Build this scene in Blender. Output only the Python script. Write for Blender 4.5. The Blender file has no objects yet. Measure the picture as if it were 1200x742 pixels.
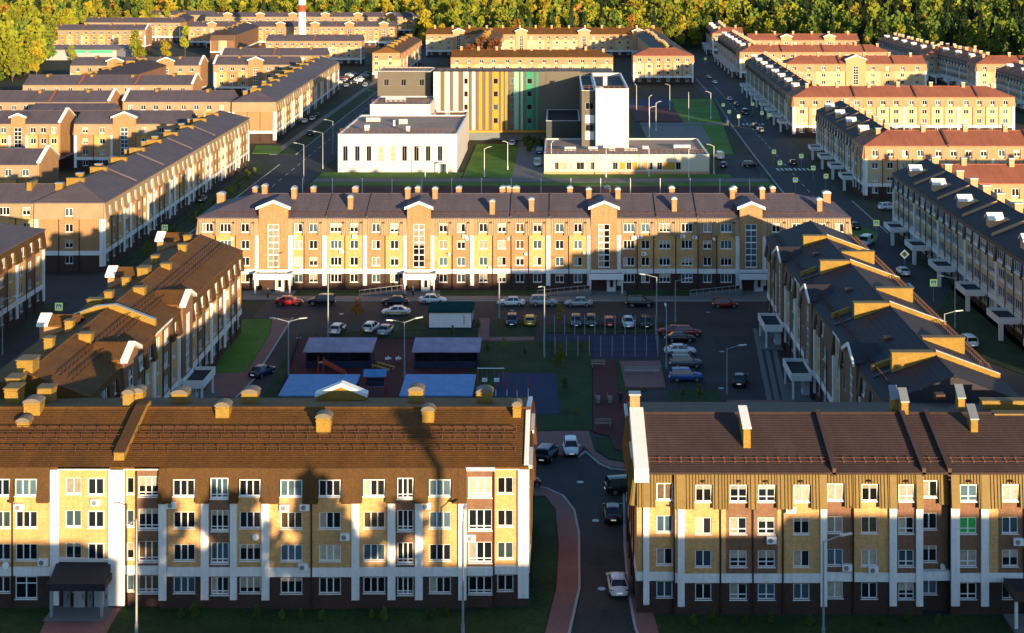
import bpy, bmesh, math, random
import numpy as np
from mathutils import Matrix, Vector
random.seed(7)
SC = bpy.context.scene
COL = SC.collection
PI = math.pi
# ------------------------------------------------------------------ camera, sky, sun, exposure
EYE = 57.8            # camera height
FPX = 1780.0          # focal length in photo pixels (photo is 1200 wide)
VX, VY = 655.0, -58.0 # where the level view axis would meet the picture
cam = bpy.data.cameras.new('camera')
camo = bpy.data.objects.new('camera', cam)
COL.objects.link(camo)
camo.location = (0, 0, EYE)
camo.rotation_euler = (PI / 2, 0, 0)
cam.sensor_width = 36.0
cam.lens = FPX / 1200.0 * 36.0
cam.shift_x = (600.0 - VX) / 1200.0
cam.shift_y = -(371.0 - VY) / 1200.0
cam.clip_start = 1.0
cam.clip_end = 12000.0
SC.camera = camo

SUN_EL = math.radians(6.3)
SUN_AZ = math.radians(24.0)      # from behind the camera, swung to its right
world = bpy.data.worlds.new("World")
SC.world = world
world.use_nodes = True
_n = world.node_tree.nodes
_sky = _n.new("ShaderNodeTexSky")
_sky.sky_type = 'NISHITA'
_sky.sun_disc = False
_sky.sun_elevation = SUN_EL
_sky.sun_rotation = PI - SUN_AZ
_sky.dust_density = 0.4
_sky.ozone_density = 3.0
world.node_tree.links.new(_sky.outputs[0], _n['Background'].inputs[0])
_n['Background'].inputs[1].default_value = 0.125
sun = bpy.data.lights.new('sun', 'SUN')
sun.energy = 3.8
sun.angle = math.radians(0.65)
sun.color = (1.0, 0.75, 0.44)
suno = bpy.data.objects.new('sun', sun)
COL.objects.link(suno)
_d = Vector((-math.sin(SUN_AZ) * math.cos(SUN_EL), math.cos(SUN_AZ) * math.cos(SUN_EL), -math.sin(SUN_EL)))
suno.rotation_euler = _d.to_track_quat('-Z', 'Y').to_euler()
SC.view_settings.view_transform = 'Standard'
SC.view_settings.look = 'None'
SC.view_settings.gamma = 1.0
SC.view_settings.exposure = 1.5
SC.render.engine = 'CYCLES'


def at(px, py, z=0.0):
    """photo pixel -> point of the place at height z"""
    Y = FPX * (EYE - z) / (py - VY)
    return ((px - VX) * Y / FPX, Y, z)


def atY(px, Y):
    return (px - VX) * Y / FPX


# ------------------------------------------------------------------ materials
M = {}


def mat(name, col, rough=0.8, var=0.18, scale=0.6, var2=0.0, scale2=6.0, metal=0.0, spec=0.3, emit=None, course=0.0, bump=0.0, wave=None, objrand=0.0, streak=0.0, rstreak=0.0):
    m = bpy.data.materials.new(name)
    m.use_nodes = True
    nt = m.node_tree
    b = nt.nodes['Principled BSDF']
    b.inputs['Roughness'].default_value = rough
    b.inputs['Metallic'].default_value = metal
    b.inputs['Specular IOR Level'].default_value = spec
    L = nt.links
    tc = nt.nodes.new('ShaderNodeTexCoord')
    base = None
    col = tuple(col)

    def mulnoise(prev, sc, amt, detail=4, vec=None):
        nz = nt.nodes.new('ShaderNodeTexNoise')
        nz.inputs['Scale'].default_value = sc
        nz.inputs['Detail'].default_value = detail
        L.new(vec or tc.outputs['Object'], nz.inputs['Vector'])
        mr = nt.nodes.new('ShaderNodeMapRange')
        mr.inputs[1].default_value = 0.25
        mr.inputs[2].default_value = 0.75
        mr.inputs[3].default_value = 1 - amt
        mr.inputs[4].default_value = 1 + amt
        L.new(nz.outputs[0], mr.inputs[0])
        mx = nt.nodes.new('ShaderNodeVectorMath')
        mx.operation = 'SCALE'
        L.new(mr.outputs[0], mx.inputs['Scale'])
        if prev is None:
            mx.inputs[0].default_value = col
        else:
            L.new(prev, mx.inputs[0])
        return mx.outputs[0], nz
    out, nz1 = mulnoise(None, scale, var)
    if var2:
        out, nz2 = mulnoise(out, scale2, var2, 2)
    if course:
        mp = nt.nodes.new('ShaderNodeMapping')
        mp.inputs['Scale'].default_value = (0.9, 0.9, 6.0)
        L.new(tc.outputs['Object'], mp.inputs[0])
        out, nz3 = mulnoise(out, 1.6, course, 3, mp.outputs[0])
    if streak:
        mp = nt.nodes.new('ShaderNodeMapping')
        mp.inputs['Scale'].default_value = (1.0, 1.0, 0.10)
        L.new(tc.outputs['Object'], mp.inputs[0])
        out, nz4 = mulnoise(out, 3.0, streak, 3, mp.outputs[0])
    if rstreak:
        mp = nt.nodes.new('ShaderNodeMapping')
        mp.inputs['Scale'].default_value = (1.0, 0.10, 0.10)
        L.new(tc.outputs['Object'], mp.inputs[0])
        out, nz5 = mulnoise(out, 1.4, rstreak, 4, mp.outputs[0])
    if objrand:
        oi = nt.nodes.new('ShaderNodeObjectInfo')
        mr = nt.nodes.new('ShaderNodeMapRange')
        mr.inputs[3].default_value = 1 - objrand
        mr.inputs[4].default_value = 1 + objrand
        L.new(oi.outputs['Random'], mr.inputs[0])
        mx = nt.nodes.new('ShaderNodeVectorMath')
        mx.operation = 'SCALE'
        L.new(out, mx.inputs[0])
        L.new(mr.outputs[0], mx.inputs['Scale'])
        out = mx.outputs[0]
    L.new(out, b.inputs['Base Color'])
    if bump or wave:
        bp = nt.nodes.new('ShaderNodeBump')
        bp.inputs['Strength'].default_value = bump or 0.6
        bp.inputs['Distance'].default_value = 0.05
        if wave:
            wv = nt.nodes.new('ShaderNodeTexWave')
            wv.wave_type = 'BANDS'
            wv.bands_direction = 'X'
            wv.inputs['Scale'].default_value = wave
            wv.inputs['Distortion'].default_value = 0.0
            L.new(tc.outputs['Object'], wv.inputs['Vector'])
            L.new(wv.outputs['Fac'], bp.inputs['Height'])
        else:
            L.new(nz1.outputs[0], bp.inputs['Height'])
        L.new(bp.outputs[0], b.inputs['Normal'])
    if emit:
        b.inputs['Emission Color'].default_value = (*emit[0], 1)
        b.inputs['Emission Strength'].default_value = emit[1]
    M[name] = m
    return m


mat('brick_yellow', (0.54, 0.310, 0.130), 0.9, 0.10, 0.35, 0.16, 5.0, course=0.12, streak=0.10)
mat('brick_brown', (0.20, 0.105, 0.064), 0.9, 0.10, 0.35, 0.2, 5.0, course=0.12, streak=0.10)
mat('brick_orange', (0.36, 0.195, 0.095), 0.9, 0.10, 0.35, 0.2, 5.0, course=0.12, streak=0.10)
mat('brick_dark', (0.062, 0.034, 0.026), 0.9, 0.12, 0.5, 0.18, 5.0, course=0.10)
mat('brick_cream', (0.52, 0.385, 0.225), 0.9, 0.08, 0.35, 0.08, 5.0, course=0.08)
mat('brick_peach', (0.50, 0.29, 0.16), 0.9, 0.08, 0.35, 0.08, 5.0, course=0.08)
mat('white_render', (0.74, 0.73, 0.71), 0.85, 0.05, 0.5, 0.05, 4.0, course=0.05, streak=0.10)
mat('white_metal', (0.76, 0.75, 0.73), 0.5, 0.04, 0.8)
mat('white_plastic', (0.78, 0.78, 0.78), 0.4, 0.02, 1.0)
mat('roof_orange', (0.128, 0.053, 0.008), 0.75, 0.20, 0.35, 0.30, 4.5, rstreak=0.16, wave=8.0, bump=0.5)
mat('roof_brown', (0.056, 0.033, 0.029), 0.7, 0.15, 0.35, 0.12, 3.2, rstreak=0.14, wave=4.3, bump=0.5)
mat('roof_grey', (0.096, 0.077, 0.092), 0.7, 0.13, 0.2, 0.10, 3.2, rstreak=0.13, wave=8.0, bump=0.35)
mat('roof_red', (0.30, 0.100, 0.056), 0.75, 0.13, 0.2, 0.10, 3.2, rstreak=0.13, wave=8.0, bump=0.35)
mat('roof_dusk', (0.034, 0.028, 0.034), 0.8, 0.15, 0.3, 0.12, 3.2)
mat('roof_black', (0.022, 0.024, 0.030), 0.8, 0.2, 0.5, 0.1, 3.0)
mat('mansard_brown', (0.078, 0.035, 0.007), 0.7, 0.14, 0.5, 0.26, 4.5, wave=8.0, bump=0.3)
mat('mansard_ochre', (0.175, 0.112, 0.030), 0.6, 0.12, 0.5, 0.1, 4.0)
mat('mansard_beige', (0.30, 0.215, 0.130), 0.65, 0.10, 0.5, 0.08, 4.0)
mat('mansard_peach', (0.40, 0.205, 0.105), 0.65, 0.10, 0.5, 0.08, 4.0)
mat('mansard_umber', (0.085, 0.045, 0.032), 0.65, 0.10, 0.5, 0.08, 4.0)
mat('cap_dark', (0.15, 0.125, 0.10), 0.7, 0.1, 1.0)
mat('chimney_ochre', (0.26, 0.155, 0.030), 0.85, 0.15, 0.8, 0.2, 6.0, course=0.12)
mat('metal_grey', (0.32, 0.33, 0.35), 0.45, 0.08, 1.0, metal=0.6)
mat('pipe_dark', (0.035, 0.022, 0.018), 0.5, 0.1, 1.0)
mat('guard_red', (0.070, 0.025, 0.015), 0.6, 0.1, 1.0)
mat('galvanised', (0.40, 0.42, 0.43), 0.45, 0.1, 1.0, metal=0.3)
mat('pole_grey', (0.30, 0.34, 0.36), 0.5, 0.1, 1.0, metal=0.2)
mat('glass_dark', (0.012, 0.014, 0.017), 0.06, 0.3, 1.0, spec=0.6, objrand=0.4)
mat('glass_blue', (0.055, 0.095, 0.12), 0.08, 0.3, 1.0, spec=0.6, objrand=0.5)
mat('glass_curtain', (0.36, 0.32, 0.25), 0.3, 0.25, 2.2, 0.15, 9.0, spec=0.5, objrand=0.35)
mat('glass_warm', (0.13, 0.085, 0.045), 0.15, 0.35, 2.5, 0.2, 9.0, spec=0.5, objrand=0.5)
mat('glass_green', (0.05, 0.42, 0.10), 0.3, 0.1, 1.0, spec=0.5)
mat('door_white', (0.6, 0.62, 0.64), 0.4, 0.05, 1.0)
mat('door_grey', (0.15, 0.17, 0.19), 0.4, 0.1, 1.0)
mat('asphalt', (0.042, 0.038, 0.038), 0.9, 0.28, 0.16, 0.20, 2.2)
mat('asphalt_patch', (0.034, 0.032, 0.033), 0.9, 0.2, 0.4, 0.16, 4.0)
mat('asphalt_street', (0.042, 0.041, 0.044), 0.9, 0.24, 0.12, 0.16, 2.5)
mat('soil', (0.035, 0.038, 0.020), 0.95, 0.3, 0.05, 0.2, 1.5)
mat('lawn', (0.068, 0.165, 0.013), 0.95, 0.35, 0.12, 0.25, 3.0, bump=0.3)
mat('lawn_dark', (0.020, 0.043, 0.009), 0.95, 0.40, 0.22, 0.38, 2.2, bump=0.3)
mat('paving_pink', (0.23, 0.110, 0.096), 0.9, 0.12, 0.3, 0.15, 5.0)
mat('paving_beige', (0.26, 0.215, 0.17), 0.9, 0.10, 0.3, 0.12, 5.0)
mat('paving_grey', (0.16, 0.155, 0.15), 0.9, 0.10, 0.3, 0.12, 5.0)
mat('rubber_red', (0.090, 0.018, 0.018), 0.9, 0.12, 0.4, 0.10, 5.0)
mat('rubber_blue', (0.020, 0.034, 0.080), 0.9, 0.12, 0.4, 0.10, 5.0)
mat('kerb_stone', (0.36, 0.35, 0.33), 0.9, 0.12, 1.0, 0.12, 5.0)
mat('paint_white', (0.70, 0.70, 0.68), 0.8, 0.2, 1.5, 0.2, 8.0)
mat('canopy_blue', (0.09, 0.24, 0.48), 0.55, 0.15, 0.9, 0.08, 4.0)
mat('canopy_lilac', (0.36, 0.28, 0.36), 0.8, 0.22, 0.6, 0.1, 3.0)
mat('shelter_navy', (0.018, 0.022, 0.055), 0.7, 0.12, 0.6)
mat('kiosk_green', (0.016, 0.055, 0.050), 0.95, 0.1, 0.6, spec=0.0)
mat('net_dark', (0.020, 0.026, 0.045), 0.8, 0.1, 0.6)
mat('play_yellow', (0.50, 0.33, 0.03), 0.5, 0.05, 1.0)
mat('play_red', (0.40, 0.06, 0.03), 0.5, 0.05, 1.0)
mat('school_white', (0.58, 0.535, 0.53), 0.85, 0.05, 0.2, 0.05, 2.0, streak=0.10)
mat('school_cream', (0.62, 0.55, 0.44), 0.85, 0.04, 0.2, 0.04, 2.0)
mat('school_beige', (0.125, 0.108, 0.088), 0.85, 0.06, 0.2, 0.05, 2.0)
mat('school_slate', (0.050, 0.060, 0.062), 0.8, 0.08, 0.2, 0.05, 2.0)
mat('school_green', (0.03, 0.22, 0.13), 0.7, 0.05, 0.4)
mat('school_mint', (0.24, 0.42, 0.30), 0.7, 0.05, 0.4)
mat('school_orange', (0.48, 0.24, 0.03), 0.7, 0.05, 0.4)
mat('flat_roof', (0.33, 0.245, 0.20), 0.9, 0.18, 0.15, 0.12, 2.0)
mat('railing_brown', (0.10, 0.045, 0.03), 0.6, 0.1, 1.0)
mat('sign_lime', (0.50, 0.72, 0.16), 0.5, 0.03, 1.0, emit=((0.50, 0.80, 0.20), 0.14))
mat('sign_blue', (0.10, 0.22, 0.50), 0.5, 0.03, 1.0)
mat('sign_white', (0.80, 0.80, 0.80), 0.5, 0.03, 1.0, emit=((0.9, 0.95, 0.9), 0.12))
mat('sign_yellow', (0.80, 0.52, 0.03), 0.5, 0.03, 1.0)
mat('lamp_glass', (0.48, 0.49, 0.48), 0.3, 0.03, 1.0)
mat('stack_red', (0.50, 0.055, 0.028), 0.7, 0.08, 0.5)
mat('bark', (0.070, 0.048, 0.034), 0.95, 0.3, 1.0)
mat('bark_birch', (0.13, 0.115, 0.10), 0.9, 0.3, 1.5)
mat('leaf_green', (0.070, 0.105, 0.013), 0.8, 0.45, 0.5, objrand=0.4)
mat('leaf_lime', (0.185, 0.195, 0.013), 0.8, 0.40, 0.5, objrand=0.35)
mat('leaf_yellow', (0.29, 0.225, 0.014), 0.8, 0.35, 0.5, objrand=0.3)
mat('leaf_orange', (0.26, 0.110, 0.014), 0.8, 0.35, 0.5, objrand=0.3)
mat('leaf_rust', (0.130, 0.048, 0.018), 0.8, 0.35, 0.5, objrand=0.2)
mat('leaf_pine', (0.022, 0.042, 0.012), 0.85, 0.4, 0.5, objrand=0.4)
mat('fascia_green', (0.06, 0.50, 0.24), 0.6, 0.05, 0.5)
mat('tent_white', (0.66, 0.68, 0.70), 0.7, 0.05, 0.5)
mat('tyre', (0.012, 0.012, 0.013), 0.85, 0.1, 2.0)
mat('rim', (0.35, 0.36, 0.37), 0.35, 0.1, 2.0, metal=0.7)
mat('car_glass', (0.010, 0.013, 0.017), 0.05, 0.1, 1.0, spec=0.7)
mat('head_light', (0.75, 0.77, 0.78), 0.15, 0.03, 1.0)
mat('tail_light', (0.45, 0.015, 0.012), 0.2, 0.03, 1.0)
for nm, c in dict(white=(0.72, 0.73, 0.74), silver=(0.36, 0.38, 0.40), grey=(0.11, 0.12, 0.13), black=(0.016, 0.017, 0.020), navy=(0.020, 0.035, 0.085), red=(0.30, 0.020, 0.018), blue=(0.03, 0.10, 0.32), yellow=(0.62, 0.40, 0.03), green=(0.03, 0.08, 0.045)).items():
    mat('paint_' + nm if nm != 'white' else 'carpaint_white', c, 0.25, 0.03, 0.6, spec=0.6)
mat('skin', (0.42, 0.26, 0.18), 0.6, 0.05, 3.0)
mat('cloth_dark', (0.03, 0.03, 0.04), 0.9, 0.15, 4.0)
mat('cloth_red', (0.25, 0.03, 0.035), 0.9, 0.15, 4.0)
mat('cloth_blue', (0.05, 0.08, 0.18), 0.9, 0.15, 4.0)


# ------------------------------------------------------------------ mesh builder and tagging
class MB:
    def __init__(s, mtx=None):
        s.v, s.f, s.m, s.mats = [], [], [], []
        s.x = mtx

    def mi(s, name):
        if name not in s.mats:
            s.mats.append(name)
        return s.mats.index(name)

    def add(s, pts, faces, m):
        k = len(s.v)
        if s.x is not None:
            pts = [tuple(s.x @ Vector(p)) for p in pts]
        s.v += [tuple(p) for p in pts]
        i = s.mi(m)
        for f in faces:
            s.f.append(tuple(k + a for a in f))
            s.m.append(i)

    def box(s, x0, x1, y0, y1, z0, z1, m):
        s.hexa([(x0, y0, z0), (x1, y0, z0), (x1, y1, z0), (x0, y1, z0), (x0, y0, z1), (x1, y0, z1), (x1, y1, z1), (x0, y1, z1)], m)

    def hexa(s, p, m):
        s.add(p, [(3, 2, 1, 0), (4, 5, 6, 7), (0, 1, 5, 4), (1, 2, 6, 5), (2, 3, 7, 6), (3, 0, 4, 7)], m)

    def prism(s, pts, z0, z1, m):
        n = len(pts)
        a = sum(pts[i][0] * pts[(i + 1) % n][1] - pts[(i + 1) % n][0] * pts[i][1] for i in range(n))
        if a < 0:
            pts = pts[::-1]
        P = [(p[0], p[1], z0) for p in pts] + [(p[0], p[1], z1) for p in pts]
        s.add(P, [tuple(range(n))[::-1], tuple(range(n, 2 * n))] + [(i, (i + 1) % n, n + (i + 1) % n, n + i) for i in range(n)], m)

    def tube(s, p, q, r0, r1=None, n=6, m='pole_grey'):
        r1 = r0 if r1 is None else r1
        p, q = Vector(p), Vector(q)
        d = (q - p).normalized()
        a = d.orthogonal().normalized()
        b = d.cross(a)
        P = []
        for c, r in ((p, r0), (q, r1)):
            for i in range(n):
                t = 2 * PI * i / n
                P.append(tuple(c + a * math.cos(t) * r + b * math.sin(t) * r))
        s.add(P, [tuple(range(n))[::-1], tuple(range(n, 2 * n))] + [(i, (i + 1) % n, n + (i + 1) % n, n + i) for i in range(n)], m)

    def mesh(s, name):
        me = bpy.data.meshes.new(name)
        me.from_pydata(s.v, [], s.f)
        for k in s.mats:
            me.materials.append(M[k])
        if len(s.mats) > 1:
            me.polygons.foreach_set('material_index', s.m)
        return me

    def build(s, name, parent=None, loc=None, rz=0.0, stuff=False):
        if not s.f:
            return None
        o = bpy.data.objects.new(name, s.mesh(name))
        COL.objects.link(o)
        if parent is not None:
            o.parent = parent
        if loc is not None:
            o.location = loc
        o.rotation_euler = (0, 0, rz)
        if stuff:
            o['kind'] = 'stuff'
        return o


def inst(name, me, parent, loc, rz=0.0, scale=None):
    o = bpy.data.objects.new(name, me)
    COL.objects.link(o)
    if parent is not None:
        o.parent = parent
    o.location = loc
    o.rotation_euler = (0, 0, rz)
    if scale:
        o.scale = scale
    return o


def tag(o, label=None, cat=None, group=None, kind=None):
    if label:
        o['label'] = label
    if cat:
        o['category'] = cat
    if group:
        o['group'] = group
    if kind:
        o['kind'] = kind
    return o


def thing(name, label, cat, loc=(0, 0, 0), rz=0.0, group=None):
    o = bpy.data.objects.new(name, None)
    COL.objects.link(o)
    o.location = loc
    o.rotation_euler = (0, 0, rz)
    o.empty_display_size = 0.5
    return tag(o, label, cat, group)


KIDS = {}


def copy_tree(root, loc, rz, label=None, group=None):
    if root.name not in KIDS:
        KIDS[root.name] = (list(root.children), {c.name: list(c.children) for c in root.children})
    ch, gr = KIDS[root.name]
    r = root.copy()
    COL.objects.link(r)
    r.location = loc
    r.rotation_euler = (0, 0, rz)
    if label:
        r['label'] = label
    if group:
        r['group'] = group
    for c in ch:
        k = c.copy()
        COL.objects.link(k)
        k.parent = r
        for g in gr[c.name]:
            d = g.copy()
            COL.objects.link(d)
            d.parent = k
    return r


# ------------------------------------------------------------------ windows (shared meshes)
WCACHE = {}


def window_mesh(kind, w, h):
    key = (kind, round(w, 2), round(h, 2))
    if key in WCACHE:
        return WCACHE[key]
    fr = MB()
    t, y0, y1 = 0.085, -0.05, 0.05
    hw = w / 2
    fr.box(-hw, -hw + t, y0, y1, 0, h, 'white_plastic')
    fr.box(hw - t, hw, y0, y1, 0, h, 'white_plastic')
    fr.box(-hw + t, hw - t, y0, y1, 0, t, 'white_plastic')
    fr.box(-hw + t, hw - t, y0, y1, h - t, h, 'white_plastic')
    fr.box(-hw - 0.05, hw + 0.05, -0.20, -0.052, -0.09, -0.002, 'white_metal')   # sill
    iw = w - 2 * t

    def mull(n, z0=t, z1=h - t):
        for i in range(1, n):
            x = -hw + t + iw * i / n
            fr.box(x - 0.05, x + 0.05, y0 + 0.004, y1 - 0.004, z0, z1, 'white_plastic')

    def bar(z, th=0.04):
        fr.box(-hw + t, hw - t, y0 + 0.007, y1 - 0.007, z - th, z + th, 'white_plastic')
    if kind == 'w2':
        mull(2)
    elif kind == 'w3':
        mull(3)
    elif kind == 'w1':
        pass
    elif kind == 'wt':      # two lights over a low fixed panel
        mull(2)
        bar(h * 0.30)
    elif kind == 'bal':     # glazed balcony: three or four lights over a railing panel
        mull(4 if w > 2.2 else 3)
        bar(h * 0.20)
        bar(h * 0.06)
    elif kind == 'stair':
        mull(2)
        n = 7
        for i in range(1, n):
            bar(h * i / n, 0.10 if i % 2 == 0 else 0.05)
    elif kind == 'tall':
        mull(2)
        bar(h * 0.68)
    elif kind == 'strip':
        bar(h * 0.5)
    fm = fr.mesh('window')
    panes = {}
    for pn in ('glass_dark', 'glass_blue', 'glass_curtain', 'half', 'blind', 'low', 'glass_warm', 'glass_green', 'side'):
        p = MB()
        if pn in ('half', 'blind', 'low'):
            k = {'half': .5, 'blind': .72, 'low': .3}[pn]
            p.box(-hw + t, hw - t, 0.0, 0.02, t, h * k, 'glass_dark')
            p.box(-hw + t, hw - t, 0.0, 0.02, h * k, h - t, 'glass_curtain')
        elif pn == 'side':
            k = -hw + t + iw * (1 / 3 if kind in ('w3', 'bal') else 0.5)
            p.box(-hw + t, k, 0.0, 0.02, t, h - t, 'glass_curtain')
            p.box(k, hw - t, 0.0, 0.02, t, h - t, 'glass_dark')
        else:
            p.box(-hw + t, hw - t, 0.0, 0.02, t, h - t, pn)
        panes[pn] = p.mesh('pane')
    both = {}
    for pn in panes:
        q = MB()
        q.v, q.f, q.m, q.mats = list(fr.v), list(fr.f), list(fr.m), list(fr.mats)
        q.box(-hw + t, hw - t, 0.0, 0.02, t, h - t, 'glass_dark' if pn in ('half', 'side', 'blind', 'low') else pn)
        both[pn] = q
    WCACHE[key] = (fm, panes, {})
    WCACHE[key][2]['src'] = both
    return WCACHE[key]


WR = random.Random(11)


def place_window(B, kind, w, h, p, rz, detail, pane=None):
    fm, panes, extra = window_mesh(kind, w, h)
    pn = pane or WR.choices(['glass_dark', 'glass_blue', 'glass_curtain', 'half', 'side', 'blind', 'low', 'glass_warm'], [0.30, 0.27, 0.09, 0.07, 0.10, 0.09, 0.04, 0.04])[0]
    if detail >= 2:
        o = inst('window', fm, B, p, rz)
        inst('pane', panes[pn], o, (0, 0, 0))
    else:
        if pn not in extra:
            extra[pn] = extra['src'][pn].mesh('window')
        inst('window', extra[pn], B, p, rz)


# ------------------------------------------------------------------ apartment buildings
FL = [(1.42, 2.82), (4.25, 5.70), (7.10, 8.55), (9.98, 11.42)]
ZP, ZB, ZM, ZE = 2.9, 3.7, 9.45, 12.45


def wall_zone(mb, m, u0, u1, o0, o1, z0, z1, uc, ww, holes):
    def bx(a, b, c, d):
        if b - a > 1e-4 and d - c > 1e-4:
            mb.box(a, b, -o1, -o0, c, d, m)
    hs = [h for h in holes if h[1] > z0 and h[0] < z1] if ww else []
    if not hs:
        bx(u0, u1, z0, z1)
        return
    a, b = uc - ww / 2, uc + ww / 2
    bx(u0, a, z0, z1)
    bx(b, u1, z0, z1)
    z = z0
    for h0, h1 in sorted(hs):
        bx(a, b, z, h0)
        z = h1
    bx(a, b, z, z1)


WK = {'w2': 1.42, 'w3': 1.92, 'wt': 1.5, 'w1': 0.85, 'n': 0.85}


def elevation(B, ox, oy, rz, bays, st, detail, acc, Lz=ZE):
    """bays: list of dicts u0,u1,k(colour letter),w(window),c(crown),o(offset). Faces local -y after rotation rz about (ox,oy)."""
    X = Matrix.Translation((ox, oy, 0)) @ Matrix.Rotation(rz, 4, 'Z')
    for a in acc.values():
        a.x = X
    W, P, BD, MS = acc['wall'], acc['plinth'], acc['band'], acc['mansard']

    def flush():
        for q_ in ('mansard', 'band', 'cornice'):
            if acc[q_].f:
                acc[q_].x = None
                acc[q_].build(q_, B)
                acc[q_].__init__(X)

    def pos(u, o, z):
        return tuple(X @ Vector((u, -o, z)))
    for bi, b in enumerate(bays):
        u0, u1, k, w, c, o = b['u0'], b['u1'], b['k'], b['w'], b['c'], b['o']
        uc = b.get('uc', (u0 + u1) / 2)
        oi = min(-0.3, o - 0.3)
        if k == '|':
            mb = MB(X)
            zt = ZM - 0.05 if c == 'm' else Lz - 0.25
            mb.box(u0, u1, -(o + 0.24), 0.3, b.get('z0', 0.9), zt, 'white_render')
            mb.build('pilaster', B)
            W.box(u0, u1, -o, 0.3, ZP, zt + 0.02, st['plinth'])
            P.box(u0, u1, -o - 0.02, 0.3, -0.5, ZP, st['plinth'])
            if c == 'm':
                mans(MS, u0, u1, o, ZM, Lz, st['mans'])
            flush()
            continue
        wm = {'y': st['y'], 'b': st['b'], 'd': st['plinth'], 'k': st['b'], 'T': st['b'], 'e': st['y'], 'w': 'white_render'}[k]
        if k == 'k':
            ww = min(u1 - u0 - 0.24, 2.6) if u1 - u0 < 2.9 else 2.5
            hh = [(1.25, 2.82), (4.0, 5.85), (6.85, 8.7), (9.75, 11.55)]
            kind = 'bal'
            if st.get('wide'):
                ww = u1 - u0 - 0.42
        else:
            kind = w
            ww = b.get('ww', WK.get(w, 0))
            hh = FL
        if ww:
            ww = min(ww, u1 - u0 - 0.3)
        tall = b.get('g')
        h1 = [hh[0]] if not tall else [(0.9, 2.86)]
        if k == 'T':
            h1 = []
        # plinth
        wall_zone(P, st['plinth'], u0, u1, oi, o + 0.02, -0.5, ZP, uc, ww, h1)
        # band
        BD.box(u0 - 0.004, u1 + 0.004, -(o + 0.08), 0.3, ZP, ZB, 'white_render')
        ups = hh[1:3]
        if k == 'T':
            tw = 1.95
            tz = (4.1, 11.4)
            zt = st.get('zt', 14.2)
            wall_zone(W, wm, u0, u1, oi, o, ZB, zt, uc, tw, [tz])
            place_window(B, 'stair', tw, tz[1] - tz[0], pos(uc, o - 0.12, tz[0]), rz, detail)
            pediment(B, X, u0, u1, o, zt, st.get('depth', 6.0), st['roof'], wm, 0.75 if st.get('zt', 14) != 12.7 else 0.2)
            flush()
            if b.get('entry', True):
                entrance(B, X, u0, u1, o, detail)
            continue
        if c == 'm':
            wall_zone(W, wm, u0, u1, oi, o, ZB, ZM + 0.5, uc, ww, ups)
            hz = hh[3] if ww else None
            mans(MS, u0, u1, o, ZM, Lz, st['mans'], uc, (ww + 0.16) if ww else 0, hz, st.get('rib', 0))
        else:
            zt = Lz - 0.05
            wall_zone(W, wm, u0, u1, oi, o, ZB, zt, uc, ww, hh[1:4])
            acc['cornice'].box(u0 - 0.1, u1 + 0.1, -(o + 0.3), 0.2, zt - 0.22, zt + 0.06, 'white_render')
        if ww:
            for fi, (z0, z1) in enumerate(hh):
                if fi == 0 and tall:
                    place_window(B, 'tall', ww, 2.86 - 0.9, pos(uc, o - 0.10, 0.9), rz, detail)
                    continue
                oo = o - 0.17 if not (fi == 3 and c == 'm') else o + 0.02
                pn = b.get('pane', {}).get(fi)
                place_window(B, kind, ww, z1 - z0, pos(uc, oo, z0), rz, detail, pn)
        flush()
        # a drainpipe on the joint between two bays
        nx = bays[bi + 1] if bi + 1 < len(bays) else None
        if detail >= 1 and nx is not None and b.get('p', nx['k'] != '|'):
            mb = MB(X)
            oo = max(o, nx['o']) + 0.12
            mb.tube((u1, -oo, 0.2), (u1, -oo, ZM if c == 'm' else Lz - 0.4), 0.075, n=6, m='pipe_dark')
            if c == 'm':
                mb.tube((u1, -oo, ZM), (u1 - 0.3, -oo - 0.3, ZM + 0.12), 0.075, n=6, m='pipe_dark')
            mb.build('drainpipe', B)
    for a in acc.values():
        a.x = None


def mans(mb, u0, u1, o, z0, z1, m, uc=0, ww=0, hz=None, rib=0):
    ob, ot = o + 0.52, o + 0.14

    def out(z):
        return ob + (ot - ob) * (z - z0) / (z1 - z0)

    def seg(a, b, za, zb):
        if b - a < 0.02:
            return
        mb.hexa([(a, -out(za), za), (b, -out(za), za), (b, -o + 0.01, za), (a, -o + 0.01, za), (a, -out(zb), zb), (b, -out(zb), zb), (b, -o + 0.01, zb), (a, -o + 0.01, zb)], m)
        if rib:
            n = max(1, int((b - a) / rib))
            for i in range(n):
                x = a + (i + 0.5) * (b - a) / n
                y0, y1 = -out(za), -out(zb)
                mb.add([(x - 0.05, y0 + .01, za), (x, y0 - 0.12, za), (x + 0.05, y0 + .01, za), (x - 0.05, y1 + .01, zb), (x, y1 - 0.12, zb), (x + 0.05, y1 + .01, zb)], [(0, 1, 4, 3), (1, 2, 5, 4), (0, 2, 1)], m)
    if not ww:
        seg(u0, u1, z0, z1)
        return
    a, b = uc - ww / 2, uc + ww / 2
    seg(u0, a, z0, z1)
    seg(b, u1, z0, z1)
    seg(a, b, hz[1] + 0.08, z1)


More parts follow.
